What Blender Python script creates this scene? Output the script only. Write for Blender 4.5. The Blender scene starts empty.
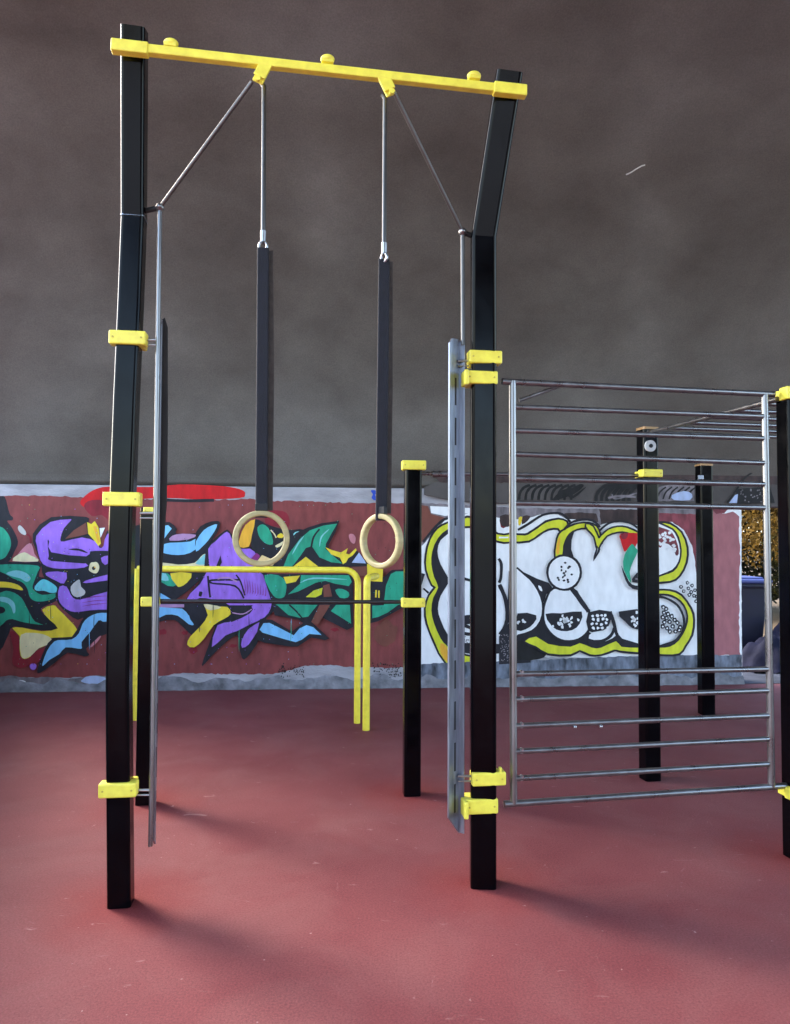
import bpy, bmesh, math, random
from mathutils import Vector as V, Matrix
from mathutils.geometry import tessellate_polygon
random.seed(7)
S = bpy.context.scene
COL = S.collection
PI = math.pi

# ------------------------------------------------------------------ camera
CAM = V((0, 0, 1.5)); F_PX = 750.0
PITCH = 0.039; ROLL = 0.005
_r = V((1, 0, 0)); _f = V((0, math.cos(PITCH), math.sin(PITCH))); _u = V((0, -math.sin(PITCH), math.cos(PITCH)))
CR = _r*math.cos(ROLL) + _u*math.sin(ROLL)
CU = _u*math.cos(ROLL) - _r*math.sin(ROLL)
cd = bpy.data.cameras.new('camera'); cam = bpy.data.objects.new('camera', cd); COL.objects.link(cam)
cd.sensor_fit = 'HORIZONTAL'; cd.sensor_width = 36; cd.lens = F_PX/790*36; cd.clip_start = .05; cd.clip_end = 2000
mw = Matrix((CR, CU, -_f)).transposed().to_4x4(); mw.translation = CAM; cam.matrix_world = mw
S.camera = cam

# survey helpers: sight lines of the photograph used to measure the real place
def ray(px, py): return CR*((px-395)/F_PX) + CU*((512-py)/F_PX) + _f
def ground(px, py, z=0.0):
    d = ray(px, py); return CAM + d*((z-CAM.z)/d.z)
def on_wall(px, py, P0, P1, off=0.0):
    e = (P1-P0); n = V((e.y, -e.x, 0)).normalized(); p = P0 + n*off
    d = ray(px, py); return CAM + d*((p-CAM).dot(n)/d.dot(n))
def height(P, py):
    a = V((P.x, P.y, 0)) - CAM
    k = (512-py)/F_PX
    return (k*a.dot(_f) - a.dot(CU))/(CU.z - k*_f.z)

# ------------------------------------------------------------------ materials
def lin(c):
    c /= 255.0
    return c/12.92 if c <= .04045 else ((c+.055)/1.055)**2.4
def rgb(r, g, b, k=1.0): return (lin(r)*k, lin(g)*k, lin(b)*k, 1)
MATS = {}
def node_mat(name):
    m = bpy.data.materials.new(name); m.use_nodes = True
    nt = m.node_tree; return m, nt, nt.nodes['Principled BSDF']
def surf(name, col, rough=.5, metal=0.0, var=.15, scale=8, bump=0.0, bscale=80, coat=0.0, stretch=(1,1,1), spec=.5, detail=5, rvar=0.0):
    if name in MATS: return MATS[name]
    m, nt, b = node_mat(name); N = nt.nodes; L = nt.links
    tc = N.new('ShaderNodeTexCoord'); mp = N.new('ShaderNodeMapping'); mp.inputs['Scale'].default_value = stretch
    L.new(tc.outputs['Object'], mp.inputs[0])
    nz = N.new('ShaderNodeTexNoise'); nz.inputs['Scale'].default_value = scale; nz.inputs['Detail'].default_value = detail
    L.new(mp.outputs[0], nz.inputs[0])
    rp = N.new('ShaderNodeValToRGB')
    rp.color_ramp.elements[0].position = .3; rp.color_ramp.elements[1].position = .7
    rp.color_ramp.elements[0].color = tuple(max(0, c*(1-var)) for c in col[:3])+(1,)
    rp.color_ramp.elements[1].color = tuple(min(1, c*(1+var)) for c in col[:3])+(1,)
    L.new(nz.outputs['Fac'], rp.inputs[0]); L.new(rp.outputs[0], b.inputs['Base Color'])
    b.inputs['Roughness'].default_value = rough; b.inputs['Metallic'].default_value = metal
    b.inputs['Coat Weight'].default_value = coat; b.inputs['Coat Roughness'].default_value = .08
    b.inputs['Specular IOR Level'].default_value = spec
    if rvar:
        mr = N.new('ShaderNodeMapRange'); mr.inputs['To Min'].default_value = max(.02, rough-rvar); mr.inputs['To Max'].default_value = min(1, rough+rvar)
        mr.inputs['From Min'].default_value = .3; mr.inputs['From Max'].default_value = .7
        L.new(nz.outputs['Fac'], mr.inputs['Value']); L.new(mr.outputs[0], b.inputs['Roughness'])
    if bump:
        n2 = N.new('ShaderNodeTexNoise'); n2.inputs['Scale'].default_value = bscale; n2.inputs['Detail'].default_value = 4
        L.new(mp.outputs[0], n2.inputs[0])
        bp = N.new('ShaderNodeBump'); bp.inputs['Strength'].default_value = bump; bp.inputs['Distance'].default_value = .01
        L.new(n2.outputs['Fac'], bp.inputs['Height']); L.new(bp.outputs[0], b.inputs['Normal'])
    MATS[name] = m; return m

BLACK = surf('black powder coat', (.0012, .0013, .0022, 1), .17, var=.35, scale=9, bump=.025, bscale=240, rvar=.06, coat=.0, spec=.13)
YEL = surf('yellow plastic', (.94, .79, .085, 1), .42, var=.13, scale=22, bump=.05, bscale=160, rvar=.06)
YELP = surf('yellow paint', (.92, .75, .06, 1), .38, var=.10, scale=22, bump=.05, bscale=140)
STEEL = surf('stainless steel', (.25, .247, .25, 1), .34, .9, var=.12, scale=20, rvar=.1, stretch=(1, 1, .25))
DSTEEL = surf('grey steel rod', (.13, .126, .122, 1), .42, .85, var=.15, scale=20, stretch=(1, 1, .25))
GALV = surf('galvanised steel', (.29, .31, .36, 1), .42, .85, var=.22, scale=16, bump=.08, bscale=90, rvar=.1, stretch=(3, 3, .4))
STRAP = surf('strap sleeve', (.004, .004, .0095, 1), .75, var=.25, scale=30, bump=.3, bscale=220)
STRAPB = surf('strap webbing', (.045, .036, .032, 1), .85, var=.25, scale=40, bump=.3, bscale=240)
WOOD = surf('birch plywood', (.39, .325, .145, 1), .5, var=.14, scale=14, bump=.05, bscale=120, stretch=(1, 1, 5))
OCH = surf('dirty yellow', (.55, .42, .06, 1), .5)
BOLT = surf('bolt zinc', (.45, .45, .46, 1), .35, 1.0, var=.1)
DARKRUB = surf('dark rubber', (.012, .012, .013, 1), .7)
WHITEP = surf('white plastic', (.62, .62, .6, 1), .5)
CEMENT = surf('cement render', (.40, .385, .41, 1), .9, var=.24, scale=3.5, bump=.5, bscale=30, stretch=(1, 1, 3), detail=9)
BEAM = surf('beam concrete', (.092, .08, .075, 1), .9, var=.3, scale=2.5, bump=.4, bscale=25, detail=9)

def vault_mat():
    m, nt, b = node_mat('vault concrete'); N = nt.nodes; L = nt.links
    tc = N.new('ShaderNodeTexCoord'); mp = N.new('ShaderNodeMapping'); mp.inputs['Scale'].default_value = (.8, 1, 1)
    L.new(tc.outputs['Object'], mp.inputs[0])
    n1 = N.new('ShaderNodeTexNoise'); n1.inputs['Scale'].default_value = .7; n1.inputs['Detail'].default_value = 6; n1.inputs['Distortion'].default_value = .35
    n2 = N.new('ShaderNodeTexNoise'); n2.inputs['Scale'].default_value = 2.4; n2.inputs['Detail'].default_value = 8; n2.inputs['Roughness'].default_value = .6
    n3 = N.new('ShaderNodeTexNoise'); n3.inputs['Scale'].default_value = 90; n3.inputs['Detail'].default_value = 3
    for n in (n1, n2): L.new(mp.outputs[0], n.inputs[0])
    L.new(tc.outputs['Object'], n3.inputs[0])
    r1 = N.new('ShaderNodeValToRGB'); e = r1.color_ramp.elements
    e[0].position = .33; e[0].color = (.104, .092, .081, 1); e[1].position = .68; e[1].color = (.180, .171, .156, 1)
    x = r1.color_ramp.elements.new(.5); x.color = (.137, .126, .112, 1)
    L.new(n1.outputs['Fac'], r1.inputs[0])
    r2 = N.new('ShaderNodeValToRGB'); r2.color_ramp.elements[0].position = .3; r2.color_ramp.elements[1].position = .72
    r2.color_ramp.elements[0].color = (.85, .84, .84, 1); r2.color_ramp.elements[1].color = (1.14, 1.13, 1.12, 1)
    L.new(n2.outputs['Fac'], r2.inputs[0])
    mx = N.new('ShaderNodeMix'); mx.data_type = 'RGBA'; mx.blend_type = 'MULTIPLY'; mx.inputs['Factor'].default_value = 1
    L.new(r1.outputs[0], mx.inputs['A']); L.new(r2.outputs[0], mx.inputs['B'])
    r3 = N.new('ShaderNodeValToRGB'); r3.color_ramp.elements[0].position = .3; r3.color_ramp.elements[1].position = .7
    r3.color_ramp.elements[0].color = (.87, .87, .87, 1); r3.color_ramp.elements[1].color = (1.13, 1.13, 1.13, 1)
    L.new(n3.outputs['Fac'], r3.inputs[0])
    m2 = N.new('ShaderNodeMix'); m2.data_type = 'RGBA'; m2.blend_type = 'MULTIPLY'; m2.inputs['Factor'].default_value = 1
    L.new(mx.outputs['Result'], m2.inputs['A']); L.new(r3.outputs[0], m2.inputs['B'])
    L.new(m2.outputs['Result'], b.inputs['Base Color'])
    b.inputs['Roughness'].default_value = .9; b.inputs['Specular IOR Level'].default_value = .25
    bp = N.new('ShaderNodeBump'); bp.inputs['Strength'].default_value = .3; bp.inputs['Distance'].default_value = .02
    L.new(n2.outputs['Fac'], bp.inputs['Height']); L.new(bp.outputs[0], b.inputs['Normal'])
    return m

def court_mat(posts):
    m, nt, b = node_mat('red rubber surface'); N = nt.nodes; L = nt.links
    tc = N.new('ShaderNodeTexCoord')
    def noise(scale, detail=6, rough=.55, dist=0.0, st=(1, 1, 1), rot=0):
        mp = N.new('ShaderNodeMapping'); mp.inputs['Scale'].default_value = st; mp.inputs['Rotation'].default_value = (0, 0, rot)
        L.new(tc.outputs['Object'], mp.inputs[0])
        n = N.new('ShaderNodeTexNoise'); n.inputs['Scale'].default_value = scale; n.inputs['Detail'].default_value = detail
        n.inputs['Roughness'].default_value = rough; n.inputs['Distortion'].default_value = dist
        L.new(mp.outputs[0], n.inputs[0]); return n.outputs['Fac']
    def ramp(fac, a, b_, ca, cb):
        r = N.new('ShaderNodeValToRGB'); r.color_ramp.elements[0].position = a; r.color_ramp.elements[1].position = b_
        r.color_ramp.elements[0].color = ca; r.color_ramp.elements[1].color = cb
        L.new(fac, r.inputs[0]); return r.outputs[0]
    def mix(kind, fac, a, b_):
        x = N.new('ShaderNodeMix'); x.data_type = 'RGBA'; x.blend_type = kind
        if isinstance(fac, (int, float)): x.inputs['Factor'].default_value = fac
        else: L.new(fac, x.inputs['Factor'])
        for k, v in (('A', a), ('B', b_)):
            if isinstance(v, tuple): x.inputs[k].default_value = v
            else: L.new(v, x.inputs[k])
        return x.outputs['Result']
    base = ramp(noise(.9, 7), .33, .68, (.148, .035, .039, 1), (.205, .060, .061, 1))
    dust = ramp(noise(1.7, 9, .62, .6), .44, .74, (0, 0, 0, 1), (.3, .3, .3, 1))
    base = mix('MIX', dust, base, (.245, .125, .115, 1))
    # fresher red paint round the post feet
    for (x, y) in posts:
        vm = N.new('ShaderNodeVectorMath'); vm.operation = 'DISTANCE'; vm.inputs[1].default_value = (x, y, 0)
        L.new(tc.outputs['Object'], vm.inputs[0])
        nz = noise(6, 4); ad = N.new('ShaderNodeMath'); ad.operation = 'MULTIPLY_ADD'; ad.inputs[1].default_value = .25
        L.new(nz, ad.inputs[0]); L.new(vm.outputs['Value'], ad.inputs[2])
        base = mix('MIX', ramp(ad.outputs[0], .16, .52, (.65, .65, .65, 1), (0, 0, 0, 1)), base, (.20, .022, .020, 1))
    grain = ramp(noise(120, 4, .75), .28, .72, (.66, .66, .66, 1), (1.32, 1.32, 1.32, 1))
    base = mix('MULTIPLY', 1.0, base, grain)
    sc = ramp(noise(5.5, 9, .62, 1.2, (1, 2.6, 1), .4), .665, .725, (0, 0, 0, 1), (.36, .36, .36, 1))
    base = mix('MIX', sc, base, (.5, .33, .31, 1))
    spk = ramp(noise(34, 2, .5), .745, .785, (0, 0, 0, 1), (.45, .45, .45, 1))
    base = mix('MIX', spk, base, (.52, .36, .33, 1))
    sc2 = ramp(noise(13, 8, .6, 2.0, (1, .45, 1), -.7), .68, .73, (0, 0, 0, 1), (.28, .28, .28, 1))
    base = mix('MIX', sc2, base, (.44, .27, .25, 1))
    dk = ramp(noise(2.6, 9, .68, .8), .60, .74, (0, 0, 0, 1), (.25, .25, .25, 1))
    base = mix('MIX', dk, base, (.098, .018, .024, 1))
    grit = ramp(noise(260, 2, .5), .70, .76, (0, 0, 0, 1), (.35, .35, .35, 1))
    base = mix('MIX', grit, base, (.42, .24, .22, 1))
    L.new(base, b.inputs['Base Color']); b.inputs['Roughness'].default_value = .75; b.inputs['Specular IOR Level'].default_value = .18
    bp = N.new('ShaderNodeBump'); bp.inputs['Strength'].default_value = .35; bp.inputs['Distance'].default_value = .006
    L.new(noise(170, 3, .7), bp.inputs['Height']); L.new(bp.outputs[0], b.inputs['Normal'])
    return m

PAINT = {}
def paint(name, col, var=.10):
    if max(col[:3])-min(col[:3]) > .12 and 'red' not in name and name not in ('crimson', 'lime', 'yellow', 'orange', 'cream'): col = tuple(min(.88, c*1.14) for c in col[:3])+(1,)
    if name not in PAINT: PAINT[name] = surf('paint '+name, tuple(min(.9, c*1.08) for c in col[:3])+(1,), .75, var=var*1.5, scale=7, bump=.15, bscale=50, stretch=(2.2, 1, .8), detail=10)
    return PAINT[name]
paint('black', (.012, .011, .016, 1), .3)
paint('brick red', rgb(132, 62, 60, .95), .14)
paint('bright red', rgb(196, 14, 20), .12)
paint('crimson', rgb(132, 28, 42), .15)
paint('purple', rgb(152, 104, 204, .95), .14)
paint('magenta', rgb(130, 40, 110))
paint('teal', rgb(38, 150, 116, .95), .16)
paint('pale teal', rgb(120, 185, 185))
paint('cyan', rgb(100, 195, 200))
paint('sky blue', rgb(118, 180, 232))
paint('yellow', rgb(250, 206, 52))
paint('orange', rgb(236, 172, 50))
paint('cream', rgb(228, 214, 165))
paint('peach', rgb(232, 190, 130))
paint('pink', rgb(190, 120, 128))
paint('brown', rgb(112, 62, 50))
paint('mauve', rgb(170, 128, 165))
paint('grey', rgb(190, 186, 180))
paint('white', rgb(236, 236, 240), .05)
paint('lime', rgb(208, 210, 45), .1)
paint('faded red', rgb(125, 58, 66), .35)
paint('dark brown', rgb(62, 46, 44), .35)
paint('pillar pink', rgb(152, 94, 98), .1)
paint('pale blue', rgb(160, 175, 205))
paint('blue', rgb(40, 70, 170))
paint('dull grey', rgb(120, 112, 116), .3)
paint('slate', rgb(100, 106, 118), .5)
paint('charcoal', (.007, .0065, .0065, 1), .5)

# ------------------------------------------------------------------ mesh builder
class MB:
    def __init__(s): s.bm = bmesh.new()
    def box(s, c, sx, sy, sz, ex=V((1, 0, 0)), ey=None, ez=V((0, 0, 1)), bev=.004, seg=2):
        if ey is None: ey = ez.cross(ex)
        t = bmesh.new(); bmesh.ops.create_cube(t, size=1)
        for v in t.verts: v.co = V((v.co.x*sx, v.co.y*sy, v.co.z*sz))
        if bev: bmesh.ops.bevel(t, geom=t.edges[:], offset=bev, segments=seg, profile=.5, affect='EDGES')
        M = Matrix((ex, ey, ez)).transposed().to_4x4(); M.translation = c
        bmesh.ops.transform(t, matrix=M, verts=t.verts); s.join(t); return s
    def join(s, t):
        me = bpy.data.meshes.new('tmp'); t.to_mesh(me); t.free(); s.bm.from_mesh(me); bpy.data.meshes.remove(me)
    def sweep(s, path, prof, ref=None, caps=True, closed=False):
        """prof: list of (a,b) in the cross-section; ref: direction of a"""
        path = [V(p) for p in path]; n = len(path); rings = []
        up = None
        for i, p in enumerate(path):
            if closed: t0 = (p-path[i-1]).normalized(); t1 = (path[(i+1) % n]-p).normalized()
            else:
                t0 = (p-path[i-1]).normalized() if i > 0 else None
                t1 = (path[i+1]-p).normalized() if i < n-1 else None
                t0 = t0 or t1; t1 = t1 or t0
            t = (t0+t1).normalized(); sc = 1/max(.3, t.dot(t1))
            a = ref if ref is not None else (up if up is not None else (V((0, 0, 1)) if abs(t.z) < .9 else V((1, 0, 0))))
            a = (a-t*a.dot(t)).normalized(); b = t.cross(a); up = a
            bend = (t1-t0); bl = bend.length
            ring = []
            for (x, y) in prof:
                o = a*x+b*y
                if bl > 1e-5:
                    d = bend/bl; o = o + d*(o.dot(d))*(sc-1)
                ring.append(s.bm.verts.new(p+o))
            rings.append(ring)
        m = len(prof); cnt = n if closed else n-1
        el = [math.hypot(prof[j][0]-prof[(j+1) % m][0], prof[j][1]-prof[(j+1) % m][1]) for j in range(m)]
        flat = [x > 2.2*min(el) for x in el]
        for i in range(cnt):
            A = rings[i]; B = rings[(i+1) % n]
            for j in range(m):
                f = s.bm.faces.new((A[j], A[(j+1) % m], B[(j+1) % m], B[j])); f.smooth = not flat[j]
        if caps and not closed:
            for f in (s.bm.faces.new(rings[0][::-1]), s.bm.faces.new(rings[-1])):
                for e in f.edges: e.smooth = False
        return s
    def tube(s, path, r, n=14, closed=False, ref=None):
        return s.sweep(path, [(r*math.cos(2*PI*k/n), r*math.sin(2*PI*k/n)) for k in range(n)], ref=ref, closed=closed)
    def ball(s, c, r, sub=2, sc=(1, 1, 1)):
        t = bmesh.new(); bmesh.ops.create_uvsphere(t, u_segments=16, v_segments=10, radius=r)
        for v in t.verts: v.co = V((v.co.x*sc[0], v.co.y*sc[1], v.co.z*sc[2]))+V(c)
        for f in t.faces: f.smooth = True
        s.join(t); return s
    def poly(s, pts, mi=0):
        pts = [V(p) for p in pts]
        vs = [s.bm.verts.new(p) for p in pts]
        for tri in tessellate_polygon([pts]):
            try:
                f = s.bm.faces.new([vs[i] for i in tri]); f.material_index = mi
            except ValueError: pass
        return s
    def prism(s, pts, ext):
        a = [s.bm.verts.new(V(p)) for p in pts]; b = [s.bm.verts.new(V(p)+ext) for p in pts]
        n = len(a)
        s.bm.faces.new(a[::-1]); s.bm.faces.new(b)
        for i in range(n): s.bm.faces.new((a[i], a[(i+1) % n], b[(i+1) % n], b[i]))
        return s
    def build(s, name, mats, parent=None, at=None, smooth_angle=True):
        bmesh.ops.remove_doubles(s.bm, verts=s.bm.verts, dist=1e-6) if False else None
        bmesh.ops.recalc_face_normals(s.bm, faces=s.bm.faces)
        me = bpy.data.meshes.new(name)
        org = V(at) if at is not None else V((0, 0, 0))
        if parent is not None and at is None: org = world(parent)
        bmesh.ops.translate(s.bm, vec=-org, verts=s.bm.verts)
        s.bm.to_mesh(me); s.bm.free()
        for m in (mats if isinstance(mats, list) else [mats]): me.materials.append(m)
        o = bpy.data.objects.new(name, me); COL.objects.link(o)
        if parent is not None:
            o.parent = parent; o.location = org-world(parent)
        else: o.location = org
        return o
def world(o):
    p = V(o.location)
    while o.parent: o = o.parent; p += V(o.location)
    return p
def tag(o, label=None, cat=None, group=None, kind=None):
    if label: o['label'] = label
    if cat: o['category'] = cat
    if group: o['group'] = group
    if kind: o['kind'] = kind
    return o
def empty(name, loc, label, cat, group=None):
    o = bpy.data.objects.new(name, None); COL.objects.link(o); o.location = V(loc); o.empty_display_size = .1
    return tag(o, label, cat, group)
def rsq(w, r, seg=4, h=None):
    h = h or w; pts = []
    for (cx, cy, a0) in ((w/2-r, h/2-r, 0), (-w/2+r, h/2-r, 90), (-w/2+r, -h/2+r, 180), (w/2-r, -h/2+r, 270)):
        for k in range(seg+1):
            a = math.radians(a0+90*k/seg); pts.append((cx+r*math.cos(a), cy+r*math.sin(a)))
    return pts
def bolt(mb, c, n, r=.008, h=.006):
    n = n.normalized(); mb.sweep([c-n*.002, c+n*h*.5, c+n*h], [(r*math.cos(PI*k/3), r*math.sin(PI*k/3)) for k in range(6)])

# ------------------------------------------------------------------ measured positions
Z = V((0, 0, 1))
L0 = ground(118.5, 909); R0 = ground(485.5, 889)
E = (R0-L0).normalized(); NF = V((E.y, -E.x, 0))            # NF: out of the frame, towards the photographer
L0 = L0-NF*.048; R0 = R0-NF*.048
Q0 = ground(797, 857); 
PW = .094
OVER = .22
W0 = ground(0, 692); W1 = ground(700, 684.5)
EW = (W1-W0).normalized(); NW = V((EW.y, -EW.x, 0))
def wl(px, py, off=0.0): return on_wall(px, py, W0, W1, off)
B145 = ground(144.5, 803); B412 = ground(411.5, 794); B650 = ground(650, 779); B706 = ground(706.5, 714)

# ------------------------------------------------------------------ setting: ground
mb = MB(); mb.poly([(-400, -400, -.004), (400, -400, -.004), (400, 400, -.004), (-400, 400, -.004)])
tag(mb.build('ground', surf('dry earth', (.12, .085, .05, 1), .95, spec=.1, var=.35, scale=.8, bump=.4, bscale=12, detail=9)), kind='structure')
mb = MB()
a = W0-EW*6; b_ = W0+EW*16
mb.poly([(-9, -4, 0), (13, -4, 0), (b_.x, b_.y, 0), (a.x, a.y, 0)])
pv = MB(); pv.poly([(-60, -60, -.002), (60, -60, -.002), (60, -4, -.002), (-60, -4, -.002)])
tag(pv.build('pavement', surf('pale paving', (.46, .46, .45, 1), .85, var=.12, scale=.7, bump=.3, bscale=20, detail=8)), kind='structure')
court = tag(mb.build('sports_court', court_mat([(L0.x, L0.y), (R0.x, R0.y), (Q0.x, Q0.y), (B412.x, B412.y), (B145.x, B145.y)])), kind='structure')
mb = MB()
a = W0-EW*6; b_ = W0+EW*16; n3 = -NW*2.4
mb.poly([a+Z*.004-NW*.0, b_+Z*.004, b_+n3+Z*.004, a+n3+Z*.004])
tag(mb.build('path', surf('grey asphalt', (.045, .05, .065, 1), .95, spec=.08, var=.3, scale=4, bump=.4, bscale=60)), kind='structure')

# ------------------------------------------------------------------ graffiti wall
wall_end = wl(742, 600)
Wc = W0+EW*3.8
wall = empty('graffiti_wall', (Wc.x, Wc.y, 0), 'low brick red concrete wall covered in purple, green and white bubble letter graffiti', 'wall')
WL = W0-EW*1.6
mb = MB()
ln = (V((wall_end.x, wall_end.y, 0))-WL).length
c = WL+EW*(ln/2)-NW*.16+Z*1.025
mb.box(c, ln, .32, 2.05, EW, -NW, Z, bev=.012)
mb.build('wall_body', CEMENT, wall)
# rough cement fillet where wall meets court
mb = MB(); K = 160
prev = None
for i in range(K+1):
    p = WL+EW*(ln*i/K); h = .11+.025*math.sin(i*.7)+random.uniform(-.02, .02); w = .035+random.uniform(-.012, .012)
    cur = [mb.bm.verts.new(p+NW*.001+Z*h), mb.bm.verts.new(p+NW*.02+Z*(h*.75)), mb.bm.verts.new(p+NW*w+Z*.002)]
    if prev:
        for k in range(2): f = mb.bm.faces.new((prev[k], prev[k+1], cur[k+1], cur[k])); f.smooth = True
    prev = cur
mb.build('skirting', surf('rough dirty cement', (.20, .195, .21, 1), .95, var=.45, scale=9, bump=.8, bscale=40, detail=9), wall)

class Mural:
    lw = 1.0
    def __init__(s, step=.0004, base=.0015):
        s.mb = MB(); s.mats = []; s.k = 0; s.step = step; s.base = base; s.P = (W0, W1); s.fn = None
    def mi(s, c):
        m = PAINT[c]
        if m not in s.mats: s.mats.append(m)
        return s.mats.index(m)
    def off(s): s.k += 1; return s.base+s.step*s.k
    def cv(s, pts, T):
        return [(T[0]+x/T[2], T[1]+y/T[2]) for x, y in pts]
    def smooth(s, p, closed=True, n=4):
        out = []; N = len(p)
        rng = range(N) if closed else range(N-1)
        for i in rng:
            if closed: a, b, c, d = p[i-1], p[i], p[(i+1) % N], p[(i+2) % N]
            else: a, b, c, d = p[max(0, i-1)], p[i], p[i+1], p[min(N-1, i+2)]
            for k in range(n):
                t = k/n
                out.append(tuple(.5*((2*b[j])+(-a[j]+c[j])*t+(2*a[j]-5*b[j]+4*c[j]-d[j])*t*t+(-a[j]+3*b[j]-3*c[j]+d[j])*t**3) for j in (0, 1)))
        if not closed: out.append(p[-1])
        return out
    def rough(s, p, amp, seg=3.0):
        out = []
        for i in range(len(p)):
            a, b = p[i], p[(i+1) % len(p)]
            n = max(1, int(math.hypot(b[0]-a[0], b[1]-a[1])/seg))
            for k in range(n):
                t = k/n; out.append((a[0]+(b[0]-a[0])*t+random.uniform(-amp, amp), a[1]+(b[1]-a[1])*t+random.uniform(-amp, amp)))
        return out
    def fill(s, c, pts, T=(0, 0, 1), sm=2, edge=0, rough=0, raw=False):
        p = pts if raw else s.cv(pts, T)
        if sm: p = s.smooth(p, True, sm+1)
        if rough: p = s.rough(p, rough)
        if edge: s.line('black', p, edge, closed=True, raw=True)
        o = s.off(); s.mb.poly([wl(x, y, o) for x, y in p], s.mi(c))
    def line(s, c, pts, w, T=(0, 0, 1), closed=False, raw=False, taper=False):
        p = pts if raw else s.smooth(s.cv(pts, T), closed, 4)
        o = s.off(); mi = s.mi(c); N = len(p); Ls = []; Rs = []
        for i in range(N):
            a = p[i-1] if (i > 0 or closed) else p[i]; b = p[(i+1) % N] if (i < N-1 or closed) else p[i]
            dx, dy = b[0]-a[0], b[1]-a[1]; l = math.hypot(dx, dy) or 1
            ww = s.lw*w*.5*(random.uniform(.88, 1.12))
            if taper: ww *= max(.12, math.sin(PI*(i+.5)/N))
            Ls.append(s.mb.bm.verts.new(wl(p[i][0]-dy/l*ww, p[i][1]+dx/l*ww, o))); Rs.append(s.mb.bm.verts.new(wl(p[i][0]+dy/l*ww, p[i][1]-dx/l*ww, o)))
        for i in range(N if closed else N-1):
            j = (i+1) % N
            f = s.mb.bm.faces.new((Ls[i], Ls[j], Rs[j], Rs[i])); f.material_index = mi
    def dot(s, c, x, y, r, T=(0, 0, 1), ry=None, jit=.12, edge=0):
        n = 12; ry = ry or r
        s.fill(c, [(x+r*math.cos(2*PI*k/n)*random.uniform(1-jit, 1+jit), y+ry*math.sin(2*PI*k/n)*random.uniform(1-jit, 1+jit)) for k in range(n)], T, 1, edge)
    def specks(s, c, pts, T, r):
        o = s.off(); mi = s.mi(c)
        for x, y in pts:
            n = 6; rr = [r*random.uniform(.6, 1.35) for _ in range(n)]
            s.mb.poly([wl(*s.cv([(x+rr[k]*math.cos(2*PI*k/n), y+rr[k]*math.sin(2*PI*k/n))], T)[0], o) for k in range(n)], mi)
    def build(s, name, label):
        o = s.mb.build(name, s.mats, wall); o['label'] = label; return o

TA = (0, 480, 4.876); TB = (100, 480, 4.876); TC = (200, 490, 5.12); TD = (300, 490, 5.12)
TE = (410, 490, 5.39); TF = (500, 490, 5.39); TG = (590, 490, 5.39)
# --- painted red field
m = Mural(base=.001)
m.fill('brick red', [(-150, 494), (-60, 495), (0, 496), (50, 495.5), (90, 498), (205, 500), (250, 499), (262, 501), (300, 501), (330, 502.5), (420.5, 503.5), (420.5, 667), (385, 668), (350, 667), (330, 665), (305, 666), (285, 672), (270, 674), (215, 674), (180, 673), (165, 676), (150, 675), (90, 677), (40, 678), (0, 677), (-60, 679), (-150, 680)], sm=0, rough=.7)
m.fill('bright red', [(80, 503), (86, 495), (96, 489), (110, 486.5), (150, 487), (178, 484.5), (205, 485), (230, 487), (243, 490.5), (245, 494.5), (240, 498), (205, 499.5), (165, 498), (135, 500), (112, 506), (90, 509)], sm=2)
m.fill('crimson', [(84, 506), (92, 500), (112, 502), (122, 512), (112, 522), (102, 515), (92, 516)], sm=2)
m.line('black', [(158, 499.5), (185, 500.8), (214, 500.2)], 3.2)
m.fill('crimson', [(330, 110), (400, 105), (445, 120), (460, 170), (440, 200), (390, 185), (345, 190)], TC)
m.fill('pink', [(250, 230), (270, 225), (285, 245), (278, 275), (258, 262)], TD)
m.dot('crimson', 455, 828, 22, TB, 17, .3); m.dot('crimson', 300, 740, 22, TB, 14, .4); m.dot('crimson', 415, 745, 14, TB, 10, .4)
m.dot('crimson', 168, 798, 18, TC, 10, .4); m.dot('crimson', 180, 715, 18, TD, 9, .4); m.dot('brown', 440, 740, 60, TD, 70, .25)
m.fill('blue', [(362, 5), (372, 0), (392, 5), (385, 25), (392, 52), (376, 50), (366, 38), (374, 22)], TD, 1)
m.fill('dull grey', [(0, 962), (60, 955), (140, 965), (230, 960), (330, 972), (420, 958), (530, 955), (530, 1005), (330, 1000), (150, 1000), (0, 1002)], TA, 1, rough=.6)
m.fill('pale blue', [(400, 970), (440, 955), (500, 962), (528, 975), (500, 992), (440, 994), (395, 985)], TA, 1, rough=.5)
m.fill('white', [(68, 990), (95, 975), (125, 982), (115, 996), (80, 1000)], TA, 1)
m.specks('charcoal', [(random.uniform(370, 520), random.uniform(885, 960)) for _ in range(70)] + [(random.uniform(-110, 20), 925+random.gauss(0, 16)-.1*abs(x)) for x in range(60)], TD, 3.2)
m.fill('slate', [(421, 664), (470, 662), (520, 661), (600, 657), (700, 655), (741.5, 655), (741.5, 700), (421, 700)], sm=0, rough=.6)
m.build('paint_field', 'faded brick red paint with ragged edges on grey cement')

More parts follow.
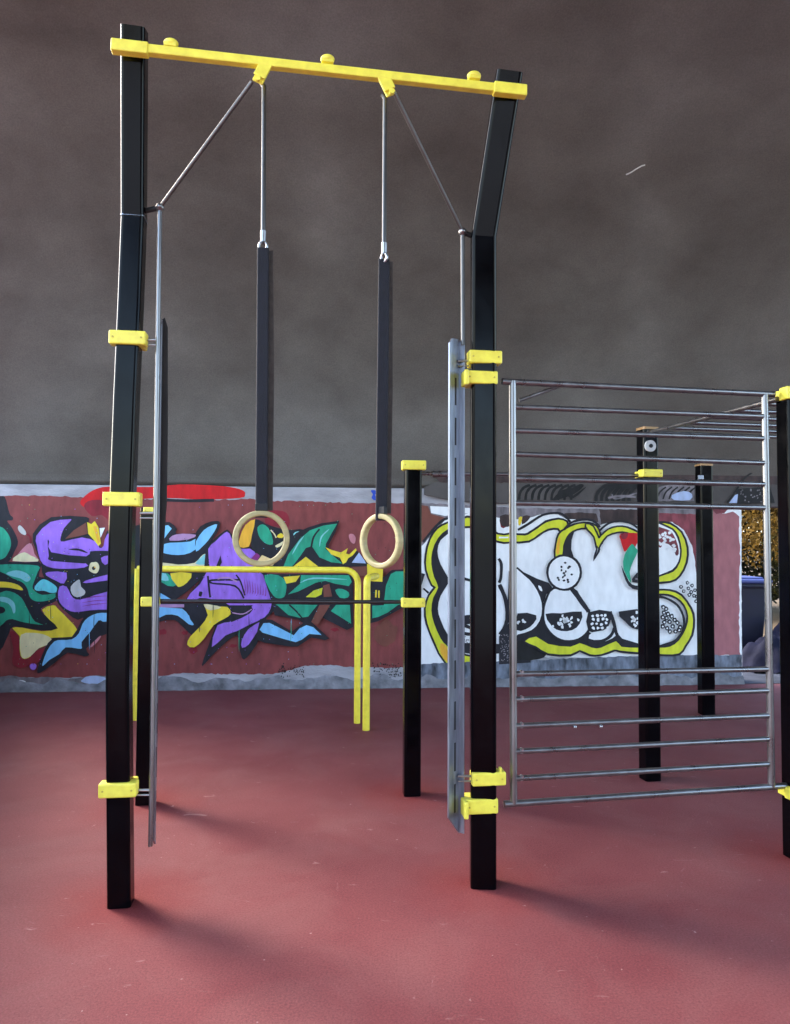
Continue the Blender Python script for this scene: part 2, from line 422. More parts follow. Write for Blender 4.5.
# --- left mural: wildstyle letters
m = Mural()
m.fill('black', [(0, 80), (25, 85), (40, 140), (50, 170), (63, 182), (60, 197), (35, 200), (60, 235), (88, 300), (70, 350), (45, 395), (0, 400), (-60, 400), (-90, 250), (-60, 100)], TA)
m.fill('teal', [(-55, 250), (0, 228), (30, 250), (50, 285), (53, 320), (38, 358), (15, 383), (-40, 385)], TA)
m.fill('black', [(-160, 395), (0, 392), (60, 400), (190, 398), (197, 430), (190, 470), (215, 475), (255, 485), (288, 520), (285, 575), (255, 600), (200, 625), (215, 655), (282, 722), (200, 733), (70, 714), (45, 745), (25, 790), (0, 832), (-60, 840), (-160, 700)], TA, 1)
m.fill('teal', [(-90, 420), (0, 413), (60, 411), (186, 418), (183, 450), (168, 490), (160, 530), (205, 560), (275, 552), (262, 578), (210, 592), (170, 590), (145, 570), (133, 530), (110, 500), (60, 478), (0, 447), (-90, 440)], TA)
m.fill('cyan', [(168, 525), (190, 495), (215, 484), (250, 500), (278, 525), (272, 548), (245, 550), (215, 540), (180, 540)], TA)
m.fill('pale teal', [(30, 455), (80, 440), (130, 455), (150, 480), (130, 497), (100, 480), (60, 470)], TA)
m.fill('yellow', [(-60, 492), (0, 495), (40, 498), (85, 510), (110, 530), (106, 538), (60, 528), (20, 524), (-60, 522)], TA)
m.fill('teal', [(-60, 560), (0, 550), (30, 540), (70, 550), (105, 575), (125, 610), (145, 650), (170, 690), (212, 706), (150, 700), (100, 690), (60, 678), (30, 685), (10, 705), (-60, 740)], TA, 1)
m.fill('pale teal', [(0, 570), (40, 575), (70, 600), (75, 640), (65, 650), (55, 620), (35, 600), (0, 590)], TA)
m.fill('black', [(-10, 620), (15, 620), (26, 635), (15, 648), (-10, 650)], TA)
m.fill('pink', [(150, 305), (168, 360), (184, 398), (60, 395), (85, 365), (110, 335)], TA, 1)
m.fill('cream', [(84, 366), (120, 352), (150, 368), (176, 380), (184, 397), (62, 395)], TA, 1)
m.line('crimson', [(125, 262), (145, 275), (150, 310)], 1.6, TA)
m.fill('grey', [(88, 228), (100, 222), (125, 250), (125, 268), (105, 262), (90, 245)], TA)
# purple letter
m.fill('black', [(160, 262), (250, 181), (420, 180), (432, 205), (470, 300), (505, 330), (520, 250), (600, 240), (760, 300), (760, 660), (600, 665), (440, 660), (380, 682), (330, 650), (285, 605), (270, 560), (280, 520), (225, 485), (205, 450), (200, 405), (175, 340)], TA, 1)
m.fill('purple', [(177, 272), (245, 205), (330, 192), (348, 195), (312, 235), (294, 290), (312, 300), (400, 280), (470, 302), (484, 330), (505, 322), (524, 262), (620, 260), (620, 340), (500, 345), (440, 348), (420, 372), (250, 352), (240, 300), (232, 295), (238, 370), (250, 395), (420, 408), (410, 427), (330, 433), (260, 430), (210, 410), (190, 370), (180, 320)], TA, 1)
m.fill('purple', [(350, 335), (400, 340), (425, 355), (390, 350)], TA, 1)
m.line('black', [(335, 338), (385, 340), (428, 356)], 2.2, TA, taper=True)
m.fill('brown', [(318, 287), (360, 245), (420, 207), (428, 262), (380, 275)], TA, 0)
m.fill('yellow', [(425, 205), (445, 215), (462, 200), (480, 230), (492, 310), (480, 322), (455, 290), (430, 262)], TA, 0)
m.fill('orange', [(455, 225), (470, 225), (488, 300), (478, 312)], TA, 0)
m.fill('white', [(485, 235), (512, 232), (500, 260), (490, 282)], TA, 0)
m.fill('purple', [(235, 448), (325, 452), (312, 505), (275, 492), (225, 465)], TA, 1)
m.fill('purple', [(290, 520), (325, 520), (345, 560), (370, 582), (420, 577), (522, 545), (700, 540), (700, 630), (522, 632), (440, 635), (385, 643), (345, 640), (305, 615), (283, 575)], TA, 1)
m.fill('purple', [(415, 492), (522, 462), (640, 455), (640, 485), (522, 490), (420, 503)], TA, 1)
m.fill('purple', [(492, 380), (530, 368), (560, 380), (512, 415)], TA, 1)
m.dot('cream', 458, 427, 25, TA, 29); m.dot('black', 457, 430, 9, TA); m.dot('orange', 462, 426, 4, TA)
m.fill('grey', [(345, 520), (375, 490), (390, 488), (395, 520), (415, 540), (410, 560), (375, 572), (350, 555)], TA, 1)
for y0 in (575, 595, 612): m.line('magenta', [(400, y0+4), (460, y0-6), (520, y0-10)], .7, TA, taper=True)
# lower drips and yellow arrow
m.fill('crimson', [(48, 740), (90, 760), (97, 860), (130, 873), (160, 840), (215, 822), (232, 830), (200, 880), (130, 910), (90, 915), (60, 890), (65, 820)], TA)
m.fill('yellow', [(205, 632), (260, 610), (280, 625), (335, 680), (380, 735), (350, 765), (240, 770), (235, 800), (190, 820), (160, 835), (150, 860), (120, 873), (100, 855), (95, 800), (95, 760), (60, 722), (110, 720), (200, 737), (282, 724), (240, 680)], TA, 1)
m.fill('cream', [(102, 755), (190, 748), (250, 772), (238, 800), (190, 820), (150, 858), (120, 870), (102, 850)], TA)
m.dot('purple', 162, 910, 16, TA)
m.fill('black', [(180, 930), (215, 830), (260, 770), (350, 765), (395, 690), (440, 640), (530, 632), (700, 640), (700, 700), (560, 740), (490, 762), (420, 822), (436, 850), (410, 860), (330, 842), (270, 890), (200, 938)], TA, 1)
m.fill('sky blue', [(206, 897), (230, 832), (265, 787), (300, 780), (350, 777), (385, 747), (402, 702), (430, 670), (475, 650), (525, 648), (640, 655), (640, 680), (525, 690), (500, 690), (480, 685), (440, 740), (398, 790), (400, 820), (380, 822), (320, 816), (290, 848), (240, 878), (212, 905)], TA, 1)
m.line('pink', [(440, 815), (465, 790), (492, 760)], 3, TA, taper=True)
# behind the posts and right of them
m.fill('black', [(150, 230), (280, 212), (340, 205), (375, 240), (372, 262), (480, 258), (505, 235), (545, 205), (545, 335), (470, 382), (400, 405), (300, 392), (150, 390)], TB, 1)
m.fill('sky blue', [(270, 228), (332, 220), (350, 237), (330, 262), (295, 312), (270, 330)], TB, 0)
m.fill('mauve', [(352, 272), (400, 262), (472, 268), (430, 290), (340, 296)], TB, 1)
m.fill('sky blue', [(290, 322), (340, 306), (440, 300), (500, 262), (535, 222), (540, 255), (500, 310), (440, 355), (380, 366), (320, 359), (295, 346)], TB, 1)
m.fill('black', [(150, 380), (300, 385), (470, 372), (530, 340), (560, 420), (430, 540), (360, 590), (150, 590)], TB, 0)
m.fill('cream', [(300, 402), (380, 412), (460, 404), (490, 375), (512, 360), (524, 385), (505, 425), (300, 425)], TB, 1)
m.fill('pale teal', [(465, 408), (495, 375), (512, 362), (522, 385), (510, 412)], TB, 1)
m.fill('teal', [(200, 455), (330, 455), (372, 512), (330, 516), (285, 490), (200, 480)], TB, 1)
m.fill('pale teal', [(278, 458), (320, 456), (335, 490), (300, 488)], TB, 1)
m.fill('yellow', [(342, 455), (447, 455), (425, 500), (390, 521), (372, 512)], TB, 1)
m.fill('sky blue', [(200, 545), (285, 545), (348, 582), (280, 590), (200, 590)], TB, 0)
m.fill('black', [(150, 596), (500, 598), (540, 650), (475, 757), (430, 742), (380, 692), (330, 682), (150, 710)], TB, 1)
m.fill('mauve', [(200, 605), (410, 606), (412, 621), (200, 624)], TB, 0)
m.fill('sky blue', [(200, 628), (400, 627), (440, 680), (458, 706), (432, 703), (380, 662), (320, 657), (270, 682), (200, 690)], TB, 1)
m.fill('sky blue', [(420, 620), (480, 612), (512, 655), (480, 668), (450, 650)], TB, 1)
# feather and big purple letter
m.fill('black', [(-20, 215), (30, 170), (85, 158), (103, 170), (90, 215), (50, 270), (20, 318), (-20, 330)], TC, 1)
m.fill('sky blue', [(-20, 262), (20, 205), (60, 182), (88, 176), (75, 210), (40, 260), (12, 290), (-20, 315)], TC, 1)
m.fill('black', [(30, 305), (75, 250), (128, 208), (150, 210), (205, 285), (262, 290), (300, 310), (340, 420), (385, 545), (378, 620), (340, 655), (332, 700), (290, 790), (240, 857), (215, 862), (198, 790), (190, 742), (130, 782), (60, 850), (12, 902), (20, 860), (70, 720), (60, 690), (-60, 640), (-80, 570), (-10, 480), (20, 420)], TC, 1)
m.fill('purple', [(42, 302), (80, 262), (125, 220), (150, 222), (190, 298), (255, 300), (290, 335), (262, 378), (330, 440), (350, 490), (367, 548), (362, 606), (330, 652), (252, 690), (190, 722), (130, 745), (60, 805), (90, 692), (165, 675), (255, 632), (262, 595), (150, 590), (130, 575), (60, 560), (0, 553), (-70, 578), (-50, 530), (0, 482), (28, 430), (48, 390)], TC, 1)
m.fill('purple', [(318, 670), (334, 674), (290, 730), (250, 790), (216, 808), (214, 770), (250, 710)], TC, 1)
m.line('black', [(200, 460), (60, 462), (66, 478), (180, 492), (225, 555)], 1.8, TC)
m.line('black', [(185, 435), (208, 470), (230, 540)], 1.6, TC)
m.line('black', [(40, 440), (46, 500), (52, 550)], 2, TC); m.line('black', [(5, 520), (0, 545)], 3, TC)
m.fill('black', [(105, 335), (112, 370), (100, 395), (84, 388)], TC, 0)
m.fill('black', [(140, 590), (270, 590), (240, 630), (160, 650), (150, 630)], TC, 0)
m.line('mauve', [(165, 628), (220, 635), (265, 610)], 1.1, TC); m.line('mauve', [(90, 455), (140, 448), (190, 470)], 1.6, TC)
for k in range(9): m.line('magenta', [(225+k*14, 450+k*6), (232+k*13, 500+k*5), (228+k*13, 535)], .6, TC, taper=True)
m.fill('magenta', [(292, 318), (316, 326), (285, 372), (253, 360)], TC, 0)
m.fill('yellow', [(18, 585), (60, 598), (140, 598), (157, 635), (120, 662), (70, 692), (20, 762), (-30, 806), (-66, 792), (-50, 750), (0, 700), (40, 640)], TC, 1)
m.fill('cream', [(20, 585), (60, 588), (110, 600), (70, 614), (35, 610)], TC, 1)
# orange and green letter
m.fill('black', [(270, 150), (335, 172), (400, 195), (470, 205), (540, 205), (560, 300), (470, 392), (370, 390), (300, 330), (262, 285)], TC, 1)
m.fill('orange', [(282, 150), (266, 230), (250, 290), (198, 290), (205, 240), (232, 180)], TC, 1)
m.fill('peach', [(272, 388), (318, 333), (362, 352), (430, 386)], TC, 0)
m.fill('teal', [(295, 190), (320, 175), (350, 195), (370, 240), (372, 278), (340, 276), (310, 250), (297, 220)], TC, 1)
m.fill('yellow', [(392, 240), (412, 220), (428, 232), (420, 246)], TC, 1); m.fill('cream', [(385, 285), (410, 272), (425, 262), (420, 282), (395, 295)], TC, 1)
m.line('cream', [(362, 205), (380, 225), (390, 245)], 1.2, TC)
m.fill('pale teal', [(478, 225), (500, 212), (522, 218), (505, 245), (488, 262)], TC, 1)
m.fill('black', [(202, 158), (110, 170), (40, 192), (-20, 220), (-100, 300), (-140, 392), (345, 392), (345, 375), (290, 308), (248, 345), (150, 310), (146, 282), (182, 215)], TD, 0)
m.fill('teal', [(190, 172), (120, 182), (50, 207), (0, 250), (-60, 330), (-85, 392), (-40, 392), (0, 340), (30, 297), (60, 287), (100, 345), (160, 370), (217, 376), (180, 345), (130, 302), (133, 275), (160, 225)], TD, 0)
m.line('black', [(100, 200), (70, 240), (58, 290)], 1.8, TD); m.line('pale teal', [(20, 235), (-10, 275), (-40, 330)], 1.6, TD, taper=True); m.line('pale teal', [(150, 200), (110, 240), (100, 290)], 1.5, TD, taper=True)
m.fill('yellow', [(130, 293), (165, 308), (210, 320), (245, 298), (236, 325), (252, 330), (286, 298), (290, 310), (270, 335), (246, 350), (236, 370), (220, 380), (205, 347), (160, 330)], TD, 0)
m.fill('yellow', [(30, 342), (94, 392), (-35, 392)], TD, 0)
m.fill('pale blue', [(265, 372), (302, 320), (330, 360), (338, 376)], TD, 0)
m.fill('brown', [(258, 395), (345, 390), (342, 440), (290, 440)], TD, 0)
m.fill('black', [(-190, 430), (272, 430), (272, 702), (240, 717), (190, 692), (112, 652), (60, 692), (30, 692), (-10, 662), (-130, 642), (-150, 560)], TD, 0)
m.fill('teal', [(-182, 436), (-112, 436), (-72, 470), (-72, 520), (-82, 548), (-112, 555), (-137, 540), (-167, 490)], TD, 1)
m.fill('yellow', [(-85, 445), (0, 438), (-22, 470), (-70, 480)], TD, 0)
m.fill('teal', [(5, 436), (250, 436), (265, 470), (250, 492), (180, 480), (130, 465), (80, 475), (-10, 520), (-62, 535), (0, 480)], TD, 0)
m.line('pale teal', [(0, 475), (70, 452), (240, 458)], 1.6, TD, taper=True)
m.fill('lime', [(30, 548), (70, 515), (116, 500), (110, 535), (80, 550)], TD, 0)
m.fill('brown', [(118, 490), (150, 480), (165, 545), (122, 548)], TD, 0)
m.fill('teal', [(180, 512), (215, 506), (250, 525), (246, 550), (205, 552)], TD, 1)
m.fill('teal', [(-122, 585), (90, 588), (70, 612), (42, 648), (0, 655), (-60, 640)], TD, 0)
m.line('black', [(-55, 588), (-20, 620), (10, 655)], 1.6, TD)
m.fill('teal', [(185, 588), (255, 588), (262, 685), (210, 652), (158, 620)], TD, 0)
m.fill('brown', [(100, 588), (155, 588), (92, 690), (55, 680)], TD, 0)
m.fill('black', [(345, 455), (430, 445), (470, 410), (540, 405), (640, 430), (600, 560), (455, 642), (400, 672), (360, 682)], TD, 0)
m.fill('teal', [(430, 575), (440, 490), (465, 430), (490, 417), (600, 417), (580, 560), (500, 590), (450, 627), (400, 650), (370, 657), (370, 592), (430, 590)], TD, 0)
m.fill('yellow', [(343, 378), (425, 402), (422, 470), (345, 466)], TD, 0)
m.line('yellow', [(390, 512), (388, 550)], 1.6, TD); m.line('yellow', [(404, 515), (404, 552)], 1.6, TD)
# blue tail
m.fill('black', [(292, 727), (308, 660), (370, 665), (470, 725), (530, 680), (570, 675), (662, 760), (640, 769), (570, 755), (500, 802), (460, 802), (330, 782), (288, 765)], TC, 0)
m.fill('sky blue', [(305, 715), (325, 682), (355, 680), (400, 702), (480, 744), (510, 708), (545, 692), (580, 702), (622, 742), (560, 737), (520, 767), (490, 779), (420, 760), (320, 730)], TC, 0)
# overspray flecks and drips
for cname, (x0, x1), n_ in (('black', (5, 400), 160), ('purple', (30, 110), 40), ('purple', (190, 275), 50), ('teal', (0, 50), 35), ('teal', (265, 395), 60), ('sky blue', (40, 110), 30), ('sky blue', (160, 320), 40), ('yellow', (20, 80), 25)):
    m.specks(cname, [(random.uniform(x0, x1), min(664, max(505, random.gauss(588, 46)))) for _ in range(n_)], (0, 0, 1), .38)
for k in range(16):
    x = random.uniform(10, 330); y = random.uniform(600, 640); m.line(random.choice(['black', 'black', 'purple', 'sky blue', 'teal']), [(x, y), (x+random.uniform(-.4, .4), y+random.uniform(6, 12)), (x+random.uniform(-.5, .5), y+random.uniform(14, 24))], .7, taper=True)
m.build('mural', 'wildstyle graffiti in purple, green, blue and yellow')

# --- right mural: white bubble letters
m = Mural(); m.lw = 1.3
m.fill('dull grey', [(421, 503), (520, 508), (590, 509), (640, 510), (640, 540), (421, 545)], sm=0, rough=.6)
m.fill('dark brown', [(50, 105), (270, 105), (370, 100), (370, 200), (60, 200)], TG, 0, rough=.5)
m.fill('dark brown', [(350, 125), (440, 120), (520, 130), (530, 175), (350, 175)], TF, 0, rough=.5)
m.fill('faded red', [(365, 112), (585, 118), (600, 480), (555, 470), (365, 400)], TG, 0, rough=.6)
m.fill('dull grey', [(365, 100), (590, 105), (590, 130), (365, 125)], TG, 0, rough=.5)
m.fill('white', [(421, 547), (447, 518), (470, 513), (505, 519), (525, 519), (540, 514.5), (556, 513), (566, 519), (580, 519.5), (592, 520), (600, 525), (612, 521.5), (626, 522), (645, 528), (660, 521), (672, 522), (684, 530), (692, 546), (695, 562), (700, 600), (699, 655), (640, 655.5), (600, 658), (545, 657), (520, 661), (470, 663), (421, 664)], sm=0, rough=.3)
m.fill('brown', [(421, 505), (428, 506), (431, 514), (446, 518), (436, 526), (421, 543)], sm=0)
m.fill('white', [(430, 506), (470, 508), (470, 513), (445, 516), (431, 513)], sm=0)
m.fill('crimson', [(485, 150), (505, 140), (520, 150), (516, 200), (490, 200)], TE, 1); m.fill('dark brown', [(0, 140), (60, 135), (65, 190), (10, 195)], TF, 1); m.fill('yellow', [(100, 150), (120, 145), (112, 185), (100, 190)], TF, 1); m.fill('dark brown', [(125, 140), (162, 140), (150, 165), (118, 185)], TF, 1)
# left bubble
out = [(275, 160), (205, 180), (150, 210), (110, 270), (90, 350), (90, 430), (120, 510), (140, 525), (105, 570), (85, 640), (95, 720), (130, 810), (200, 937), (330, 940), (420, 910)]
m.line('black', [(70, 280), (110, 230), (150, 185), (205, 152), (330, 155)], 1.8, TE); m.line('black', [(72, 530), (100, 555)], 1.4, TE)
m.fill('lime', out+[(420, 880), (330, 900), (270, 880), (200, 840), (165, 800), (130, 720), (115, 650), (125, 580), (152, 525), (130, 470), (115, 400), (120, 330), (150, 260), (205, 210), (275, 198)], TE, 1, edge=3.2)
m.fill('orange', [(165, 825), (200, 850), (205, 930), (165, 880)], TE, 1)
m.fill('black', [(205, 210), (160, 252), (125, 320), (118, 400), (140, 480), (157, 522), (130, 570), (117, 640), (135, 725), (200, 842), (330, 885), (480, 880), (480, 830), (330, 825), (270, 820), (207, 785), (165, 700), (150, 640), (165, 570), (207, 502), (207, 475), (165, 400), (147, 330), (165, 270), (207, 235)], TE, 1)
m.fill('lime', [(270, 160), (360, 155), (470, 240), (540, 240), (620, 246), (650, 232), (690, 206), (735, 175), (800, 160), (842, 172), (844, 200), (820, 232), (800, 205), (745, 208), (690, 240), (640, 272), (540, 278), (470, 272), (360, 195), (270, 198)], TE, 1, edge=3.2)
m.line('white', [(480, 256), (530, 256)], 1.2, TE)
m.line('black', [(97, 215), (150, 185), (230, 135), (310, 124), (350, 140), (378, 172)], 1.8, TF)
m.line('black', [(265, 470), (300, 480), (335, 490)], 2.2, TE); m.line('black', [(478, 370), (492, 400), (490, 470), (480, 500)], 2.2, TE); m.line('black', [(482, 510), (515, 590), (525, 680), (510, 740), (485, 780)], 3, TE)
m.line('black', [(330, 680), (285, 690), (265, 710), (330, 712)], 2.6, TE); m.line('black', [(330, 745), (290, 730), (270, 745), (290, 772), (335, 778)], 2.6, TE); m.fill('black', [(265, 700), (340, 690), (340, 720), (268, 722)], TE, 1)
m.specks('dull grey', [(random.uniform(275, 330), random.uniform(790, 825)) for _ in range(30)], TE, 3)
m.fill('black', [(480, 790), (530, 720), (560, 760), (650, 770), (650, 930), (480, 940)], TE, 0)
m.specks('dull grey', [(random.uniform(490, 540), random.uniform(780, 920)) for _ in range(60)], TE, 3)
# middle letters
m.fill('black', [(97, 760), (170, 742), (225, 690), (236, 640), (246, 720), (290, 790), (350, 815), (420, 805), (480, 765), (560, 815), (700, 820), (700, 860), (539, 845), (430, 838), (400, 845), (290, 850), (200, 800), (97, 815)], TF, 0)
m.fill('charcoal', [(97, 815), (150, 822), (250, 885), (200, 912), (97, 912)], TF, 1, rough=.4)
m.fill('white', [(60, 440), (130, 460), (180, 510), (215, 575), (227, 640), (213, 706), (170, 755), (97, 778), (60, 780)], TF, 1, edge=3.4)
m.fill('black', [(118, 438), (200, 478), (262, 500), (285, 530), (250, 562), (236, 605), (215, 562), (170, 492)], TF, 0)
m.fill('white', [(205, 515), (222, 522), (228, 545), (215, 540)], TF, 1)
m.fill('lime', [(300, 362), (305, 290), (320, 240), (350, 215), (400, 190), (450, 180), (500, 187), (530, 215), (545, 290), (525, 262), (508, 230), (480, 207), (440, 203), (390, 220), (360, 250), (340, 300), (335, 352)], TF, 1, edge=3)
m.fill('orange', [(303, 340), (307, 290), (325, 245), (322, 300), (318, 345)], TF, 1)
m.line('black', [(345, 215), (380, 178), (440, 160), (500, 165), (539, 200)], 1.8, TF)
m.fill('black', [(338, 352), (343, 300), (368, 250), (402, 218), (386, 270), (384, 320), (398, 362)], TF, 0)
m.line('black', [(520, 290), (535, 320), (505, 380)], 1.6, TF, taper=True)
egg = [(290, 535), (255, 590), (240, 650), (246, 720), (290, 780), (350, 808), (420, 800), (470, 757), (488, 700), (470, 650), (430, 590), (390, 538)]
m.fill('white', egg, TF, 2, edge=3.6)
m.fill('black', [(245, 668), (330, 665), (440, 655), (430, 720), (390, 755), (330, 760), (280, 735)], TF, 1)
m.specks('white', [(350+random.gauss(0, 28), 708+random.gauss(0, 15)) for _ in range(26)], TF, 8)
m.fill('black', [(95, 665), (195, 675), (180, 720), (140, 750), (90, 755)], TF, 1); m.specks('white', [(115+random.gauss(0, 10), 708+random.gauss(0, 6)) for _ in range(7)], TF, 7)
m.fill('white', [(478, 800), (500, 765), (560, 770), (620, 765), (640, 790), (590, 812), (540, 812)], TF, 1)
m.line('black', [(385, 530), (430, 590), (478, 655)], 3.4, TF)
m.dot('white', 345, 445, 84, TF, 87, .01, edge=3.6)
m.specks('black', [(330, 415), (352, 392), (375, 412), (368, 420), (332, 432), (345, 450), (350, 462), (385, 455), (312, 475), (318, 485), (345, 488), (365, 485), (367, 495), (340, 470), (355, 440)], TF, 7)
# right letters
m.fill('black', [(-10, 660), (108, 654), (98, 740), (40, 762), (-10, 757)], TG, 1); m.specks('white', [(x*24+12+random.uniform(-4, 4)+(8 if y % 2 else 0), 676+y*22+random.uniform(-3, 3)) for x in range(4) for y in range(4)], TG, 9)
m.line('black', [(108, 655), (128, 715), (148, 785), (200, 838)], 2.6, TG); m.line('black', [(-10, 815), (60, 815), (112, 785), (135, 735)], 2.4, TG)
m.fill('black', [(155, 655), (350, 650), (350, 760), (270, 752), (230, 745), (190, 710)], TG, 1); m.specks('white', [(245+random.gauss(0, 14), 700+random.gauss(0, 20)) for _ in range(14)], TG, 8)
m.fill('black', [(-10, 815), (70, 822), (120, 800), (145, 780), (170, 800), (270, 830), (380, 835), (440, 815), (485, 790), (470, 850), (380, 856), (170, 850), (140, 822), (60, 856), (-10, 856)], TG, 0)
m.fill('lime', [(-350, 815), (-290, 790), (-225, 830), (-105, 845), (-55, 825), (10, 850), (60, 850), (140, 815), (170, 845), (270, 850), (370, 850), (430, 845), (480, 810), (520, 740), (530, 680), (510, 620), (470, 580), (420, 560), (370, 558), (330, 560), (330, 545), (370, 543), (430, 545), (490, 570), (540, 640), (555, 700), (545, 780), (510, 840), (480, 880), (400, 885), (270, 875), (160, 865), (130, 860), (60, 885), (0, 885), (-55, 862), (-105, 885), (-225, 880), (-290, 842)], TG, 1, edge=3.2)
m.fill('lime', [(-20, 185), (15, 198), (45, 260), (60, 250), (100, 215), (150, 200), (200, 205), (265, 235), (320, 260), (320, 275), (265, 252), (200, 226), (150, 224), (90, 245), (55, 290), (40, 312), (25, 250), (-10, 212)], TG, 1, edge=2.8)
m.line('black', [(50, 220), (100, 180), (160, 168), (220, 180), (265, 210)], 1.6, TG); m.line('black', [(42, 300), (30, 340), (18, 384)], 1.6, TG, taper=True)
m.fill('bright red', [(165, 235), (255, 232), (290, 250), (255, 285), (235, 322), (225, 300), (190, 332), (180, 320), (165, 270)], TG, 1)
m.fill('crimson', [(168, 235), (205, 232), (195, 262), (170, 262)], TG, 1)
m.fill('black', [(168, 405), (210, 492), (245, 515), (300, 515), (300, 540), (230, 533), (192, 488)], TG, 1)
m.fill('teal', [(225, 290), (245, 312), (258, 330), (235, 380), (214, 440), (222, 502), (180, 425), (186, 350)], TG, 1)
m.fill('black', [(228, 497), (240, 460), (268, 440), (320, 436), (320, 497)], TG, 1); m.line('dull grey', [(245, 478), (268, 482)], 1.2, TG)
m.fill('lime', [(330, 176), (370, 178), (430, 185), (490, 230), (520, 310), (515, 390), (480, 460), (430, 490), (330, 490), (330, 450), (420, 453), (470, 420), (490, 360), (485, 290), (460, 230), (420, 202), (330, 190)], TG, 1, edge=3.2)
m.fill('white', [(330, 195), (420, 204), (457, 232), (480, 290), (484, 355), (462, 410), (415, 442), (330, 442)], TG, 1, edge=3)
m.fill('faded red', [(330, 203), (420, 214), (452, 245), (474, 300), (478, 345), (462, 352), (445, 310), (400, 285), (370, 330), (330, 330)], TG, 1)
m.specks('white', [(random.uniform(370, 460), random.uniform(225, 330)) for _ in range(30)], TG, 9)
m.line('black', [(330, 575), (400, 580), (470, 620), (505, 690), (500, 760), (460, 815)], 1.8, TG)
pts = []
for (cx, cy) in [(395, 632), (410, 640), (398, 660), (420, 668), (392, 685), (412, 690), (440, 680), (400, 712), (428, 710), (455, 700), (392, 735), (415, 745), (445, 735), (470, 715), (485, 740), (430, 762), (460, 762), (480, 755)]: pts.append((cx, cy))
for (cx, cy) in pts: m.dot('black', cx, cy, 12, TG, 13, .15); m.dot('white', cx+1, cy+1, 5, TG, 5, .2)
for (cx, cy) in [(490, 522), (505, 545), (525, 500), (530, 530), (550, 515), (545, 550), (565, 540), (560, 570), (572, 600), (535, 565), (575, 575)]: m.dot('black', cx, cy, 10, TG, 10, .2); m.dot('white', cx+1, cy, 4, TG, 4, .2)
m.build('mural', 'white bubble letter graffiti with lime green outline')

# --- pink pillar end
m = Mural()
m.fill('white', [(700, 504), (741.5, 505), (741.5, 656), (700, 656)], sm=0, rough=.3)
m.fill('pillar pink', [(704, 512), (716, 510), (722, 514), (733, 512), (739, 516), (740, 560), (739, 600), (739.5, 648), (740.5, 655), (722, 655), (704, 656)], sm=0, rough=.6)
m.fill('faded red', [(712, 508), (722, 505), (730, 508), (724, 513), (716, 514)], sm=0, rough=.5)
m.build('paint_field', 'dusty pink paint with white ragged border at the open end')

# unseen wall added left of view to shade the court's left edge
sa = V((-4.75, 7.75, 0)); sb_ = V((-2.35, 1.75, 0)); sd_ = (sb_-sa).normalized()
mb = MB(); mb.box((sa+sb_)/2+Z*.8, (sb_-sa).length, .25, 1.6, sd_, None, Z, bev=.015); mb.build('shade_wall', CEMENT, wall)

# --- concrete beam above the right half
bl = wl(424, 485); be = wl(742, 490)
bx0 = (V((bl.x, bl.y, 0))-W0).dot(EW); bx1 = bx0+7.6
zb0 = height(wl(560, 505), 504); zb1 = height(wl(560, 470), 468)
mb = MB(); hh = zb1-zb0
c = W0+EW*((bx0+bx1)/2)-NW*.125+Z*((zb0+zb1)/2+.0)
prof = [(bx0, 1.985), (bx0+.25, zb0+.03), (bx0+.6, zb0), (bx1, zb0-.02), (bx1, zb1), (bx0+1.0, zb1), (bx0+.5, zb1-.01), (bx0, 2.06)]
mb.prism([W0+EW*x+Z*z+NW*.045 for x, z in prof], -NW*.36)
beam = mb.build('beam', BEAM, wall); beam['label'] = 'dark concrete beam with black scribbles'
m = Mural(base=.047)
m.fill('dark brown', [(432, 474), (520, 471), (600, 471), (760, 474), (800, 476), (800, 485), (620, 482), (520, 483), (440, 482)], sm=0, rough=.7)
for k in range(9):
    x = 522+k*6.5; m.line('charcoal', [(x-3, 500), (x-2, 493), (x+2, 487.5), (x+8, 485)], 2.6, taper=False)
m.fill('charcoal', [(562, 490), (572, 488), (580, 484), (584, 486), (574, 494), (560, 499), (552, 500)], sm=1)
m.line('charcoal', [(567, 494), (573, 497), (586, 487)], 2.6, taper=True)
for k in range(7):
    x = 600+k*5.5; m.line('charcoal', [(x-4, 501), (x-3, 494), (x+3, 487), (x+12, 484)], 3.4)
m.line('dull grey', [(608, 498), (620, 496), (636, 497)], 2.2); m.line('dull grey', [(612, 494), (616, 499), (640, 492)], 1.2)
m.fill('dull grey', [(655, 488), (672, 484), (694, 486), (694, 501), (655, 501)], sm=0, rough=.5)
for k in range(6): x = 657+k*6; m.line('charcoal', [(x, 499), (x+3, 492), (x+9, 487)], 1.6)
m.fill('pale blue', [(672, 495), (684, 491), (692, 494), (690, 500), (674, 500)], sm=1)
m.line('charcoal', [(727, 503), (735, 492), (745, 478), (762, 466)], 1.6)
m.fill('charcoal', [(736, 489), (770, 486), (775, 503), (737, 504)], sm=0, rough=.4)
m.specks('dull grey', [(random.uniform(740, 768), random.uniform(489, 502)) for _ in range(24)], (0, 0, 1), .9)
m.fill('pale blue', [(729, 503), (735, 495), (738, 494), (737, 503)], sm=0)
o = m.mb.build('scribble', m.mats, beam); o['label'] = 'black and grey scribbled tags'

